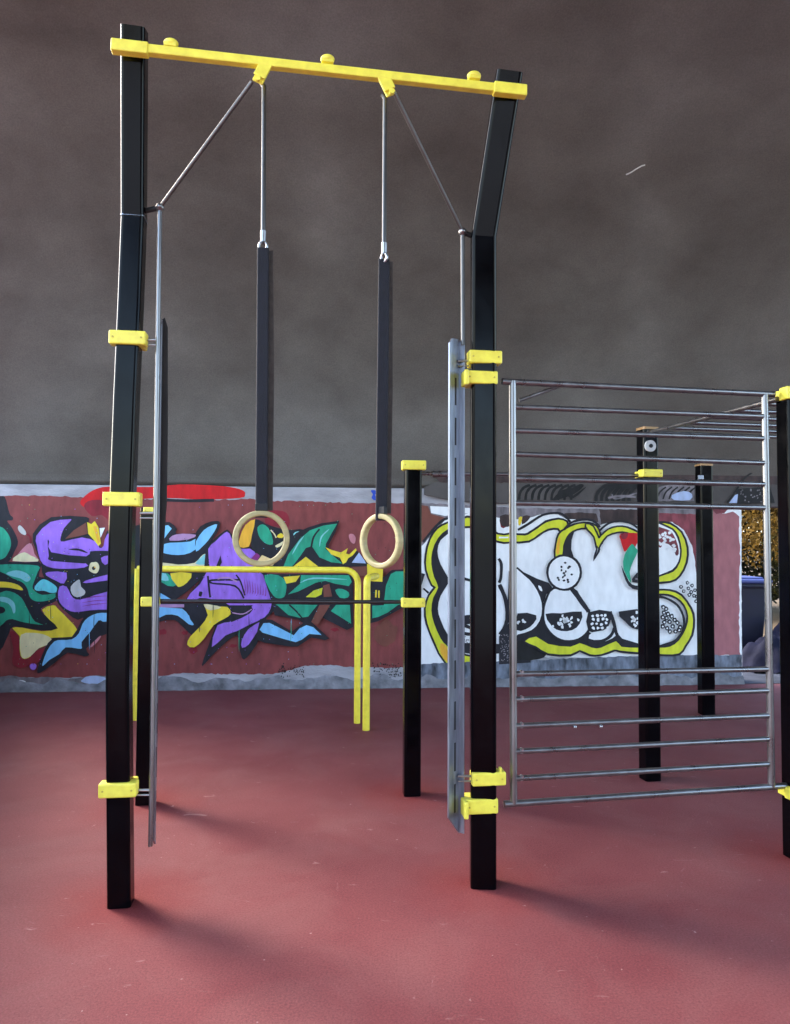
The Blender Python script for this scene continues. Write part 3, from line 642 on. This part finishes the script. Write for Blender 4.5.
# ------------------------------------------------------------------ bridge vault
prof = [(-.3, 1.99), (0.0, 2.06), (.06, 2.2), (.28, 2.75), (.62, 3.35), (1.1, 3.98), (1.7, 4.55), (2.4, 5.02), (3.0, 5.3), (3.5, 5.48), (4.6, 5.75), (6.5, 6.0), (9.5, 6.15), (15.5, 6.1), (16.0, 6.05), (16.2, 5.5)]
def spl(p, n=6):
    out = []
    for i in range(len(p)-1):
        a, b, c, d = p[max(0, i-1)], p[i], p[i+1], p[min(len(p)-1, i+2)]
        for k in range(n):
            t = k/n; out.append(tuple(.5*((2*b[j])+(-a[j]+c[j])*t+(2*a[j]-5*b[j]+4*c[j]-d[j])*t*t+(-a[j]+3*b[j]-3*c[j]+d[j])*t**3) for j in (0, 1)))
    out.append(p[-1]); return out
inner = spl(prof)
VX0, VX1 = -.95, 13.0
loop = inner + [(16.5, 5.5), (16.5, 6.6), (6.5, 6.45), (3.45, 5.8), (2.3, 5.45), (1.0, 4.5), (.2, 3.3), (-.3, 2.4)]
mb = MB()
base = W0-NW*.02
def endx(u): return -.62+.42*min(u, 3.5)
A_ = [mb.bm.verts.new(base+NW*u+Z*z+EW*endx(u)) for u, z in loop]; B_ = [mb.bm.verts.new(base+NW*u+Z*z+EW*VX1) for u, z in loop]
mb.bm.faces.new(A_[::-1]); mb.bm.faces.new(B_)
for k in range(len(loop)):
    j = (k+1) % len(loop); mb.bm.faces.new((A_[k], A_[j], B_[j], B_[k]))
for f in mb.bm.faces: f.smooth = False
vault = mb.build('bridge_vault', vault_mat(), None, at=(W0.x, W0.y, 2))
tag(vault, 'huge stained grey brown concrete vault curving up over the graffiti wall', 'bridge')

# unseen dark block added behind the camera to darken the posts' gloss
mb = MB(); mb.box(V((9.5, -12.5, 3.05)), 14, 1.2, 6.3, bev=.03); mb.build('gloss_blocker', BEAM, vault)

# pale scratch on the vault
def vault_hit(px, py):
    d = ray(px, py); best = None
    for i in range(len(inner)-1):
        (u0, z0), (u1, z1) = inner[i], inner[i+1]
        a = base+NW*u0+Z*z0; b = base+NW*u1+Z*z1; n = EW.cross(b-a).normalized()
        t = (a-CAM).dot(n)/d.dot(n); P = CAM+d*t
        if min(z0, z1)-1e-4 <= P.z <= max(z0, z1)+1e-4 and t > 0:
            if n.dot(d) > 0: n = -n
            return P+n*.002
    return None
mb = MB()
sp = [vault_hit(626+19*k/6, 174.5-10*k/6+random.uniform(-.5, .5)) for k in range(7)]
sp = [p for p in sp if p]
if len(sp) > 2: mb.tube(sp, .006, 6); sc = mb.build('scratch', WHITEP, vault)

# ------------------------------------------------------------------ ring frame
frame = empty('ring_frame', ((L0.x+R0.x)/2, (L0.y+R0.y)/2, 0), 'tall black gym frame with bent posts and yellow top bar, at the front', 'gym frame')
ZK = (height(L0, 218)+height(R0, 240))/2
TOPV = NF*OVER+E*.036
LT = L0+TOPV; RT = R0+TOPV+E*.022
ZTL = height(LT, 29); ZTR = height(RT, 74)
ZBL = height(LT+NF*.052, 48.5); ZBR = height(RT+NF*.052, 91)
PR = rsq(PW, .014)
def post(P, top, parent, w=PW, kink=None, bow=None, name='post', ref=E, capmat=None):
    mb = MB()
    path = [V((P.x, P.y, -.05))]
    if bow: path += [V((P.x, P.y, z))+bow[1]*f for z, f in ((.5, .55), (.9, .95), (1.25, 1), (1.6, .93), (2.1, .62), (2.5, .25))]
    if kink: path += [V((P.x, P.y, kink[0])), V((P.x, P.y, 0))+kink[1]+Z*top]
    else: path += [V((P.x, P.y, top))]
    mb.sweep(path, rsq(w, .15*w), ref=ref)
    return mb.build(name, BLACK, parent)
def collar(P, z, parent, w=.150, d=None, h=.058, e=E, n=NF, shift=0.0, fwd=0.0, mat=YEL, bolts=True, pw=PW, tab=False, flange=0):
    mb = MB(); d = d or pw+.03
    c = V((P.x, P.y, z))+e*shift+n*fwd
    mb.box(c+n*(d*.26), w, d*.5, h, e, -n, Z, bev=.007, seg=3)
    mb.box(c-n*(d*.26)-Z*.003, w*.80, d*.48, h*.86, e, -n, Z, bev=.007, seg=3)
    if tab: mb.box(c+e*(w*.34)+n*(d*.4)+Z*(h*.5+.008), .012, .02, .022, e, -n, Z, bev=.003)
    if flange: mb.box(c+e*(flange*(w*.5))+n*.01-Z*.006, .02, d*1.25, h*1.15, e, -n, Z, bev=.006)
    nf = len(mb.bm.faces)
    for sx in (-1, 1): bolt(mb, c+e*(sx*w*.38)+n*(d*.51), n, .0042, .003)
    mb.bm.faces.ensure_lookup_table()
    for f in mb.bm.faces[nf:]: f.material_index = 1
    o = mb.build('collar', [mat, OCH], parent)
    return o
def collar_simple(*a, **k):
    k['bolts'] = False; return collar(*a, **k)
pl = post(L0, ZTL, frame, kink=(ZK, TOPV), bow=(0, -E*.026)); pr = post(R0, ZTR, frame, kink=(ZK, TOPV+E*.022), w=.112, ref=(E*.985-NF*-.17).normalized())
# weld seam at the kinks
for P, po in ((L0, pl), (R0, pr)):
    mb = MB(); mb.sweep([V((P.x, P.y, ZK-.0025)), V((P.x, P.y, ZK+.0025))], rsq(PW+.004, .014), ref=E)
    mb.build('weld_seam', GALV, po)
def onf(px, py, off=0.0): return on_wall(px, py, L0, R0, off)
for (xc, y, po, P, kw) in ((127, 337, pl, L0, {}), (121, 499, pl, L0, {}), (117, 791, pl, L0, {'tab': False}),
                     (486, 356.5, pr, R0, {}), (482, 377, pr, R0, {'w': .146, 'flange': -1}), (489.5, 779.5, pr, R0, {'tab': True}), (482, 807, pr, R0, {'w': .146, 'flange': -1, 'h': .064})):
    q = onf(xc, y, .062); sh = (q-V((P.x, P.y, q.z))).dot(E)
    collar_simple(P, q.z, po, shift=sh, **kw)
# top bar with end clamps, knobs and hangers
TBc0 = V((LT.x, LT.y, ZBL)); TBc1 = V((RT.x, RT.y, ZBR)); TE_ = (TBc1-TBc0).normalized(); TU = NF.cross(TE_) if NF.cross(TE_).z > 0 else -NF.cross(TE_)
FO = NF*.052
mb = MB(); mb.sweep([TBc0-TE_*.06+FO, TBc1+TE_*.03+FO], rsq(.036, .005), ref=TU)
tb = mb.build('top_bar', YEL, frame)
def ont(px, py): return on_wall(px, py, LT+FO, RT+FO)
for (xc, yc) in ((130.5, 49), (509.5, 91)):
    mb = MB(); q = ont(xc, yc)
    mb.box(q+NF*.004, .142, .040, .048, TE_, -NF, TU, bev=.005, seg=3)
    mb.build('end_clamp', YEL, tb)
for (xc, yc) in ((171, 43.5), (327.5, 59.5), (474, 76)):
    mb = MB(); q = ont(xc, yc)
    mb.ball(q, .028, sc=(1.05, .9, .62)); mb.box(q-TU*.012, .05, .04, .016, TE_, -NF, TU, bev=.003)
    mb.build('knob', YEL, tb)
# under-brackets
for (x0, y0, x1, y1) in ((266, 66, 258, 81), (384, 80, 391, 94)):
    mb = MB(); a = ont(x0, y0); b = ont(x1, y1); d = (b-a).normalized(); sd = NF.cross(d).normalized()
    mb.box((a+b)/2-d*.008, .045, .012, (b-a).length+.03, sd, d.cross(sd), d, bev=.004)
    mb.box((a+b)/2-d*.012+NF*.012, .05, .01, (b-a).length, sd, d.cross(sd), d, bev=.003)
    bolt(mb, b+NF*.012, NF, .012, .012)
    mb.build('hanger_bracket', YEL, tb)
# diagonal braces and side rods
for (a, bpx, P, po, pipe_end, s) in ((ont(252, 82), (160, 207.5), L0, pl, (150.5, 846), 1), (ont(394, 92), (462.5, 232), R0, pr, (463, 345), -1)):
    bj = onf(bpx[0], bpx[1], .02)
    mb = MB(); mb.tube([a, bj], .0085); mb.build('brace', DSTEEL, frame)
    mb = MB(); mb.ball(bj, .019); mb.ball(bj+NF*.012, .012)
    k = V((P.x, P.y, bj.z)); 
    mb2 = MB(); mb2.tube([bj, k+E*(s*PW*.4)-Z*.012], .011); br = mb2.build('joint_bracket', DARKRUB, frame)
    mb.build('ball_joint', STEEL, br)
    mb = MB(); q = onf(pipe_end[0], pipe_end[1], .02); mb.tube([bj, q], .0095); mb.build('side_rod', STEEL if s > 0 else DSTEEL, frame)
# slotted plates
def side_plate(top, bot, wdt, face, cut, nslots, lip=True):
    ax = (top-bot).normalized(); fw = (face-ax*face.dot(ax)).normalized(); tn = ax.cross(fw).normalized(); H = (top-bot).length
    mb = MB(); th = .008
    pts = [(-wdt/2, cut), (wdt/2, 0), (wdt/2, H), (wdt/2-.012, H+.004), (-wdt/2+.02, H-.002), (-wdt/2, H-.025)]
    mb.prism([bot+fw*x+ax*y-tn*(th/2) for x, y in pts], tn*th)
    # folded lip along the far edge
    if lip: mb.box(bot+fw*(wdt/2-.003)+ax*(H/2)-tn*.014, .006, .03, H-.01, fw, tn, ax, bev=.001)
    o = mb.build('side_plate', GALV, frame)
    mb = MB()
    for k in range(nslots):
        y = H*(.06+.9*k/nslots); 
        for s in (-1, 1): mb.box(bot+fw*.004+ax*(y+.03)+tn*(s*(th/2)), .0125, .0015, H/nslots*.62, fw, tn, ax, bev=.0005)
    mb.build('slot', DARKRUB, o); return o
sp_r = side_plate(onf(454.5, 339, .03), onf(453.5, 836, .03), .085, (E*.62+NF*-.62), .09, 11)
sp_l = side_plate(onf(162, 320, -.02), onf(154, 846, -.02), .045, V((-.18, 1, 0)), .03, 11, False)
mb = MB(); pp = [onf(x, y, -.03) for x, y in ((160, 322), (165, 318), (168, 328), (168, 420), (167, 500), (164, 545), (160, 600))]; mb.prism(pp, NF*.008); mb.build('plate_shade', surf('plate shade dark', (.02, .018, .017, 1), .8, var=.2), frame)  # dark blade standing in for the shaded inner face of the left plate
for (x0, x1, y, po, P) in ((146, 158, 340, pl, L0), (140, 154, 513, pl, L0), (136, 152, 790, pl, L0), (458, 469, 361, pr, R0), (458, 471, 776, pr, R0)):
    for dy in (0, 5):
        mb = MB(); mb.tube([onf(x0, y+dy, .02), onf(x1, y+dy, .02)], .006 if dy == 0 else .004, 8); mb.build('arm_bolt', BOLT, po)
# ------------------------------------------------------------------ rings
def ring(cx, cy, top, eye, strap_top, yaw, label, r_out=.112):
    c = ont(cx, cy)-FO; rt = ont(*top)-FO; ey = ont(*eye)-FO
    root = empty('gymnastic_ring', (c.x, c.y, c.z), label, 'gym ring', 'gymnastic rings on the frame')
    rm = .1015; tube = .0168
    ax = V((math.cos(yaw), math.sin(yaw), 0)); tl = Z
    mb = MB(); mb.sweep([c+ax*(rm*math.cos(2*PI*k/64))+tl*(rm*math.sin(2*PI*k/64)) for k in range(64)], [(x, y) for x, y in rsq(.029, .007, 3, .0235)], closed=True, ref=ax.cross(tl))
    mb.build('ring', WOOD, root)
    mb = MB(); mb.tube([rt+V((0, 0, .015))-E*.012, rt, V((ey.x, ey.y, ey.z+.05)), ey], .0095)
    rod = mb.build('rod', DSTEEL, root)
    mb = MB(); mb.tube([ey+ax*(.016*math.cos(2*PI*k/20))+Z*(.018*math.sin(2*PI*k/20)-.012) for k in range(20)], .006, 8, closed=True)
    mb.sweep([ey+Z*.005, ey+Z*.05], [(.012*math.cos(2*PI*k/10), .012*math.sin(2*PI*k/10)) for k in range(10)])
    mb.build('eye_nut', BOLT, rod)
    # sleeve and its rear layer hanging round the ring
    st = V((ey.x, ey.y, ey.z-.02)); bt = c+Z*(rm+.012)
    mb = MB(); mb.sweep([st, st.lerp(bt, .5), V((bt.x, bt.y, bt.z)), c+Z*(rm-.018)-V((0, .022, 0))*0+NF*.0], rsq(.048, .006, 3, .012), ref=E)
    mb.build('strap', STRAP, root)
    mb = MB(); o = V((.020, .035, 0)); mb.sweep([st+o*.75, st.lerp(bt, .5)+o, bt+o*.9+Z*.0], rsq(.044, .002, 2, .005), ref=E)
    mb.build('strap_back', STRAPB, root)
    mb = MB(); mb.box(bt+Z*.012+NF*.004, .05, .02, .03, ax, None, Z, bev=.003); mb.build('buckle', DARKRUB, root)
    return root
ring(260.5, 538.5, (263.5, 79), (262.5, 238), None, .12, 'pale wooden gym ring on black strap, facing the camera, nearer the bent left post')
ring(382.5, 541, (386.5, 91), (385.5, 250), None, -.74, 'pale wooden gym ring turned sideways on black strap, nearer the low yellow-capped post')

# ------------------------------------------------------------------ wall bars between the right posts
QE = (Q0-R0); QE.z = 0; QE.normalize(); QN = V((QE.y, -QE.x, 0))
def onq(px, py, off=.0): return on_wall(px, py, R0, Q0, off)
bc = onq(640, 790)
bars = empty('wall_bars', (bc.x, bc.y, 0), 'stainless steel ladder panel of horizontal bars clamped between two black posts', 'climbing bars')
for (x0, y0, x1, y1) in ((512.5, 381, 513.5, 804), (764.5, 394, 771.5, 787)):
    mb = MB(); mb.tube([onq(x0, y0), onq(x1, y1)], .0165, 16); mb.build('stile', STEEL, bars)
rows = [382, 407, 430.5, 454, 478.3, 502.8, 674, 699.5, 726, 751.5, 778.5, 803.5]
rrows = [394, 416.5, 438.5, 463, 484.3, 507.6, 669, 690.5, 715.5, 739, 764, 787]
for i, (yl, yr) in enumerate(zip(rows, rrows)):
    big = i in (0, len(rows)-1)
    xl, xr = (502, 774) if i == 0 else ((504, 786) if big else (514.5, 768))
    a = onq(514, yl); b = onq(767, yr); z = (a.z+b.z)/2
    pa = onq(xl, yl); pb = onq(xr, yr)
    a = V((pa.x, pa.y, a.z)); b = V((pb.x, pb.y, b.z))
    mb = MB(); mb.tube([a, b], .0150 if big else .0128, 14); rg = mb.build('rung', STEEL, bars)
    if 5 < i < 11:
        mb = MB(); q = onq(521, yl-3); mb.tube([q-QN*.0+Z*.0, q+QN*.022], .006, 8); mb.box(q+QN*.006-Z*.012, .012, .01, .02, QE, None, Z, bev=.002); mb.build('clip', BOLT, rg)
mb = MB(); mb.tube([onq(519, 400.5, -.05), onq(562, 385, -.05)], .009, 10); mb.build('brace', STEEL, bars)
for (x, y) in ((601, 725.5), (575, 726)):
    mb = MB(); mb.ball(onq(x, y+1, .012), .0085); mb.build('clip', BOLT, bars)

# ------------------------------------------------------------------ monkey bars at the right
mbc = ground(787, 857)
Qp = Q0+QN*.0
monk = empty('monkey_bars', (Qp.x, Qp.y, 0), 'overhead ladder with dark rails behind the steel panel, on a yellow capped black post', 'monkey bars')
zq = height(Qp, 389)
zq6 = height(B650, 430)
QD = V((B650.x-Qp.x, B650.y-Qp.y, 0)); 
q1 = post(Qp, zq-.01, monk, ref=QE)
collar_simple(Qp, zq-.03, q1, w=.125, e=QE, n=QN, h=.062); 
qc = onq(792, 791); collar_simple(Qp, qc.z, q1, w=.135, e=QE, n=QN, h=.058)
XR = QE*1.35
q2 = post(Qp+XR, zq-.01, monk, ref=QE)
q3 = post(Qp+QD+XR, zq6-.02, monk, ref=QE)
ra = V((Qp.x, Qp.y, zq-.05)); rb = V((B650.x, B650.y, zq6-.03))
for o in (V((-.06, 0, 0)), XR):
    mb = MB(); mb.tube([ra+o, rb+o+ (V((.03,0,0)) if o.x < 0 else V((0,0,0)))], .014, 14); mb.build('rail', STEEL, monk)
for k in range(6):
    t = .10+.165*k
    mb = MB(); p = ra.lerp(rb, t); mb.tube([p+V((-.05, 0, 0)), p+XR], .012, 12); mb.build('rung', STEEL, monk)

# ------------------------------------------------------------------ pull-up station behind
pst = empty('pull_up_station', (B412.x, B412.y, 0), 'low black posts with yellow collars joined by two thin steel bars, behind the rings', 'pull-up bars')
P145 = B145; z145 = height(P145, 508); z412 = height(B412, 462); z650 = height(B650, 430)
def span(A, B): d = (B-A); d.z = 0; return d.normalized()
e1 = span(B145, B412); n1 = V((e1.y, -e1.x, 0)); e2 = span(B412, B650); n2 = V((e2.y, -e2.x, 0))
pa = post(B145, z145, pst, ref=e1, w=.09); pb = post(B412, z412-.03, pst, ref=e1, w=.10); pc = post(B650, z650, pst, ref=e2, w=.105)
def on1(px, py, off=0): return on_wall(px, py, B145, B412, off)
def on2(px, py, off=0): return on_wall(px, py, B412, B650, off)
zc = on1(411.5, 602).z; collar_simple(B412, zc, pb, w=.14, h=.055, e=e1, n=n1, pw=.1)
collar_simple(B412, on1(411.5, 466).z, pb, w=.145, h=.056, e=e1, n=n1, pw=.1)
collar_simple(B145, on1(147, 601).z, pa, w=.10, h=.055, e=e1, n=n1, pw=.09, shift=.02)
collar_simple(B145, on1(148, 511).z, pa, w=.11, h=.04, e=e1, n=n1, pw=.09, shift=.03)
collar_simple(B650, on2(650, 474).z, pc, w=.14, h=.05, e=e2, n=n2, pw=.105)
mb = MB(); mb.tube([on1(150, 601), on1(404, 602)], .0115); mb.build('bar', surf('dark steel bar', (.06, .058, .06, 1), .4, .8, var=.2), pst)
mb = MB(); mb.tube([on2(420, 473.5), on2(642, 475.5)], .0125); hb = mb.build('bar', STEEL, pst)
mb = MB(); mb.tube([on2(432, 474), on2(447, 474)], .021); mb.build('sleeve', STEEL, hb)
mb = MB(); mb.tube([on2(611, 475.3), on2(616, 475.3)], .017); mb.build('sleeve', STEEL, hb)
mb = MB(); mb.tube([on2(662, 480, .03), on2(685, 481, .03)], .010); mb.build('bar', STEEL, pst)
# round white bolt cap on the tall rear post
q = on2(650, 446, .056)
mb = MB(); mb.sweep([q-n2*.004, q+n2*.008, q+n2*.011], [(.037*math.cos(2*PI*k/28), .037*math.sin(2*PI*k/28)) for k in range(28)])
dc = mb.build('cap_disc', WHITEP, pc)
mb = MB(); mb.sweep([q+n2*.008, q+n2*.014], [(.013*math.cos(2*PI*k/16), .013*math.sin(2*PI*k/16)) for k in range(16)]); mb.build('bolt', DARKRUB, dc)
mb = MB(); mb.sweep([V((B650.x, B650.y, z650-.002)), V((B650.x, B650.y, z650+.014))], rsq(.109, .015), ref=e2); mb.build('sunlit_top', surf('sun glint amber', (.42, .24, .10, 1), .5), pc)  # warm sun glint on the post top, put into its colour

# lone rear post
sp_ = empty('support_post', (B706.x, B706.y, 0), 'lone slim black post standing furthest back, in front of the dusty pink pillar', 'post')
z706 = height(B706, 466)
p6 = post(B706, z706, sp_, ref=EW, w=.115)
mb = MB(); mb.sweep([V((B706.x, B706.y, z706-.002)), V((B706.x, B706.y, z706+.016))], rsq(.121, .016), ref=EW); mb.build('sunlit_top', surf('sun glint amber', (.42, .24, .10, 1), .5), p6)  # same sun glint coloured onto this post's top
mb = MB(); q = on_wall(697, 478, B706, B706+EW); mb.box(q+NW*.065, .05, .02, .04, EW, -NW, Z, bev=.004); mb.build('label_plate', GALV, p6)

# ------------------------------------------------------------------ yellow dip bars
D1 = ground(357, 723); D0 = ground(135, 720); D2 = ground(366, 730)
dip = empty('dip_bars', ((D0.x+D1.x)/2, (D0.y+D1.y)/2, 0), 'bright yellow tubular dip bar on slim legs, standing behind the black bar', 'dip bars')
def ond(px, py): return on_wall(px, py, D0, D1)
zr = ond(250, 569.5).z
def arc(p, d0, d1, r, n=7):  # corner at p, coming along d0, leaving along d1
    c = p-d0*r+d1*r
    return [c-d1*r*math.cos(PI/2*k/n)+d0*r*math.sin(PI/2*k/n) for k in range(n+1)]
eD = span(D0, D1)
a = V((D0.x, D0.y, zr)); b = V((D1.x, D1.y, zr)); rr = .11
mb = MB(); mb.tube([V((D0.x, D0.y, zr))+eD*.0]+[b-eD*rr], .0265, 16); mb.build('rail', YELP, dip)
mb = MB(); mb.tube(arc(b, eD, -Z, rr)+[V((D1.x, D1.y, -.03))], .0265, 16); mb.build('leg', YELP, dip)
mb = MB(); mb.tube([V((D0.x, D0.y, zr+.0)), V((D0.x, D0.y, -.03))], .0265, 16); mb.build('leg', YELP, dip)
z2 = height(D2, 578)
c2 = V((D2.x, D2.y, z2)); dB = V((.18, .98, 0)).normalized()
mb = MB(); mb.tube([V((D2.x, D2.y, -.03)), V((D2.x, D2.y, z2-.06))]+arc(V((D2.x, D2.y, z2)), Z, dB, .06, 6)+[c2+dB*.35], .0285, 16); mb.build('leg', YELP, dip)

# ------------------------------------------------------------------ beyond the opening
bp = V((4.40, 9.7, 0))
binr = empty('wheelie_bin', bp, 'dark blue wheelie bin with paler blue lid, beyond the open end of the wall', 'bin')
BLUE = surf('bin plastic', (.003, .0045, .022, 1), .6, var=.2); BLUEL = surf('bin lid plastic', (.04, .055, .19, 1), .5, var=.15)
mb = MB(); w0, w1 = .21, .27
bot = [(-w0, -.22), (w0, -.22), (w0, .22), (-w0, .22)]; top = [(-w1, -.3), (w1, -.3), (w1, .3), (-w1, .3)]
A = [mb.bm.verts.new(bp+V((x, y, .05))) for x, y in bot]; B = [mb.bm.verts.new(bp+V((x, y, .98))) for x, y in top]
mb.bm.faces.new(A[::-1]); mb.bm.faces.new(B)
for i in range(4): mb.bm.faces.new((A[i], A[(i+1) % 4], B[(i+1) % 4], B[i]))
mb.box(bp+V((0, 0, .965)), .60, .66, .05, bev=.01)
bmesh.ops.bevel(mb.bm, geom=mb.bm.edges[:], offset=.012, segments=1, affect='EDGES')
mb.build('body', BLUE, binr)
mb = MB(); mb.box(bp+V((0, 0, 1.02)), .62, .68, .05, bev=.02, seg=3); mb.box(bp+V((0, .02, 1.05)), .5, .5, .04, bev=.018); mb.tube([bp+V((-.25, .37, .98)), bp+V((.25, .37, .98))], .018); lid = mb.build('lid', BLUEL, binr)
for s in (-1, 1):
    mb = MB(); c = bp+V((s*.24, .2, .1)); mb.sweep([c-V((.025, 0, 0)), c+V((.025, 0, 0))], [(.1*math.cos(2*PI*k/20), .1*math.sin(2*PI*k/20)) for k in range(20)]); mb.build('wheel', DARKRUB, binr)
# heap of dark tarpaulin
t0 = V((4.75, 9.1, 0))
mb = MB(); t = bmesh.new(); bmesh.ops.create_grid(t, x_segments=34, y_segments=26, size=1)
for v in t.verts:
    x, y = v.co.x, v.co.y; r = math.hypot(x, y)
    h = max(0, .52*(1-r**2*.95))*(1+.25*math.sin(5*x+2*y))+.05*math.sin(9*x-7*y)*math.cos(6*y+3*x)+.02*math.sin(23*x+11*y)
    v.co = t0+V((x*.62, y*.45, max(.006, h)))
for f in t.faces: f.smooth = True
mb.join(t)
tag(mb.build('tarpaulin', surf('dark tarpaulin', (.007, .008, .02, 1), .8, spec=.08, var=.3, bump=.4, bscale=18), None, at=t0), 'crumpled dark blue tarpaulin heap lying in front of the wheelie bin', 'tarpaulin')

def leafmat(name, col):
    m, nt, b = node_mat(name); N = nt.nodes; L = nt.links
    oi = N.new('ShaderNodeNewGeometry'); rp = N.new('ShaderNodeValToRGB')
    e = rp.color_ramp.elements; e[0].color = tuple(c*.45 for c in col)+(1,); e[1].color = tuple(min(1, c*1.7) for c in col)+(1,)
    x = e.new(.5); x.color = col+(1,)
    L.new(oi.outputs['Random Per Island'], rp.inputs[0]); L.new(rp.outputs[0], b.inputs['Base Color']); b.inputs['Roughness'].default_value = .85; b.inputs['Specular IOR Level'].default_value = .2
    tr = N.new('ShaderNodeBsdfTranslucent'); L.new(rp.outputs[0], tr.inputs['Color'])
    mx = N.new('ShaderNodeMixShader'); mx.inputs[0].default_value = .35
    L.new(b.outputs[0], mx.inputs[1]); L.new(tr.outputs[0], mx.inputs[2]); L.new(mx.outputs[0], N['Material Output'].inputs[0])
    return m
OCHRE = leafmat('ochre leaves', (.13, .075, .014)); OLIVE = leafmat('olive leaves', (.07, .058, .013)); GREEN = leafmat('dull green leaves', (.05, .07, .02))
BARK = surf('bark', (.02, .015, .010, 1), .95, var=.4, scale=14, bump=.6, bscale=30)
def tree(P, h, r, n, mat, label, clumps=26, low=.25):
    P = V(P); root = empty('tree', P, label, 'tree', 'trees beyond the wall')
    mb = MB(); top = h*.62
    mb.sweep([P-Z*.1, P+V((.05, .03, h*.3)), P+V((-.03, .05, top))], [(.5*math.cos(2*PI*k/9), .5*math.sin(2*PI*k/9)) for k in range(9)])
    for v in mb.bm.verts:
        k = .16*h/4*(1.15-.75*min(1, (v.co.z-P.z)/top)); ax = P+V((0, 0, v.co.z-P.z)); v.co = ax+(v.co-ax)*(k*2)
    cl = []
    for i in range(clumps):
        a = random.uniform(0, 2*PI); zz = random.uniform(low, 1); rad = r*math.sqrt(random.random())*(1.0-.55*max(0, zz-.55)/.45)
        cl.append((P+V((rad*math.cos(a), rad*math.sin(a), h*zz)), random.uniform(.22, .42)*r))
    for c, _ in cl[:9]:
        s = P+V((0, 0, h*random.uniform(.25, .55))); mb.tube([s, s.lerp(c, .5)+V((0, 0, .1)), c], .022*h/4, 6)
    mb.build('trunk', BARK, root)
    mb = MB()
    for i in range(n):
        c, cr = random.choice(cl)
        d = V((random.gauss(0, 1), random.gauss(0, 1), random.gauss(0, .8))).normalized()*cr*random.uniform(.45, 1.05)
        p = c+d
        if p.z < P.z+.1: continue
        sz = random.uniform(.03, .065); u = V((random.gauss(0, 1), random.gauss(0, 1), random.gauss(0, 1))).normalized(); w = u.orthogonal().normalized()
        w = (w*math.cos(i)+u.cross(w)*math.sin(i))
        mb.bm.faces.new([mb.bm.verts.new(p+q) for q in (-u*sz, w*sz*.5, u*sz, -w*sz*.5)])
    mb.build('crown', mat, root)
tree((7.75, 13.6, 0), 4.2, 1.7, 22000, OCHRE, 'ochre leafed tree glowing in sunlight right behind the wheelie bin', low=.2)
tree((9.2, 15.2, 0), 5.0, 2.1, 24000, OLIVE, 'darker olive leafed tree at the edge, partly behind the rightmost black post', low=.12)
tree((5.2, 16.5, 0), 4.6, 1.9, 14000, GREEN, 'dull green tree mostly hidden behind the pink end of the wall', low=.1)

hb_ = V((8.6, 17.6, 0)); mb = MB()
for i in range(34000):
    x = random.uniform(-4.5, 4.5); z = random.uniform(.02, 1)**.8*3.9; y = random.gauss(0, .42)
    if z > 3.4+.4*math.sin(x*2.1)+.25*math.sin(x*5.3): continue
    p = hb_+V((x, y, z)); u = V((random.gauss(0, 1), random.gauss(0, 1), random.gauss(0, 1))).normalized(); w = u.orthogonal().normalized(); sz = random.uniform(.05, .10)
    mb.bm.faces.new([mb.bm.verts.new(p+q) for q in (-u*sz, w*sz*.6, u*sz, -w*sz*.6)])
tag(mb.build('hedge', leafmat('dark hedge leaves', (.03, .026, .008)), None, at=hb_), 'long dark hedge furthest back behind the ochre leafed tree', 'hedge')
# ------------------------------------------------------------------ light
SUN_AZ = V((-.83, .55, 0)).normalized(); EL = math.radians(36)
sd = SUN_AZ*math.cos(EL)+Z*math.sin(EL)
ld = bpy.data.lights.new('sun', 'SUN'); ld.energy = .5; ld.angle = math.radians(19); ld.color = (1, .93, .84)
lo = bpy.data.objects.new('sun', ld); COL.objects.link(lo); lo.rotation_euler = (-sd).to_track_quat('-Z', 'Y').to_euler()
w = bpy.data.worlds.new('World'); S.world = w; w.use_nodes = True; nt = w.node_tree
sk = nt.nodes.new('ShaderNodeTexSky'); sk.sky_type = 'NISHITA'; sk.sun_disc = False; sk.sun_elevation = EL
sk.sun_rotation = math.atan2(SUN_AZ.x, SUN_AZ.y)
sk.air_density = 1.0; sk.dust_density = 2.0; sk.ozone_density = 1.0
bg = nt.nodes['Background']; bg.inputs['Strength'].default_value = .15; nt.links.new(sk.outputs[0], bg.inputs['Color'])
S.view_settings.view_transform = 'Standard'; S.view_settings.look = 'None'; S.view_settings.gamma = 1; S.view_settings.use_curve_mapping = False
S.view_settings.exposure = 3.08
S.render.engine = 'CYCLES'; S.render.resolution_x = 790; S.render.resolution_y = 1024
S.cycles.max_bounces = 6
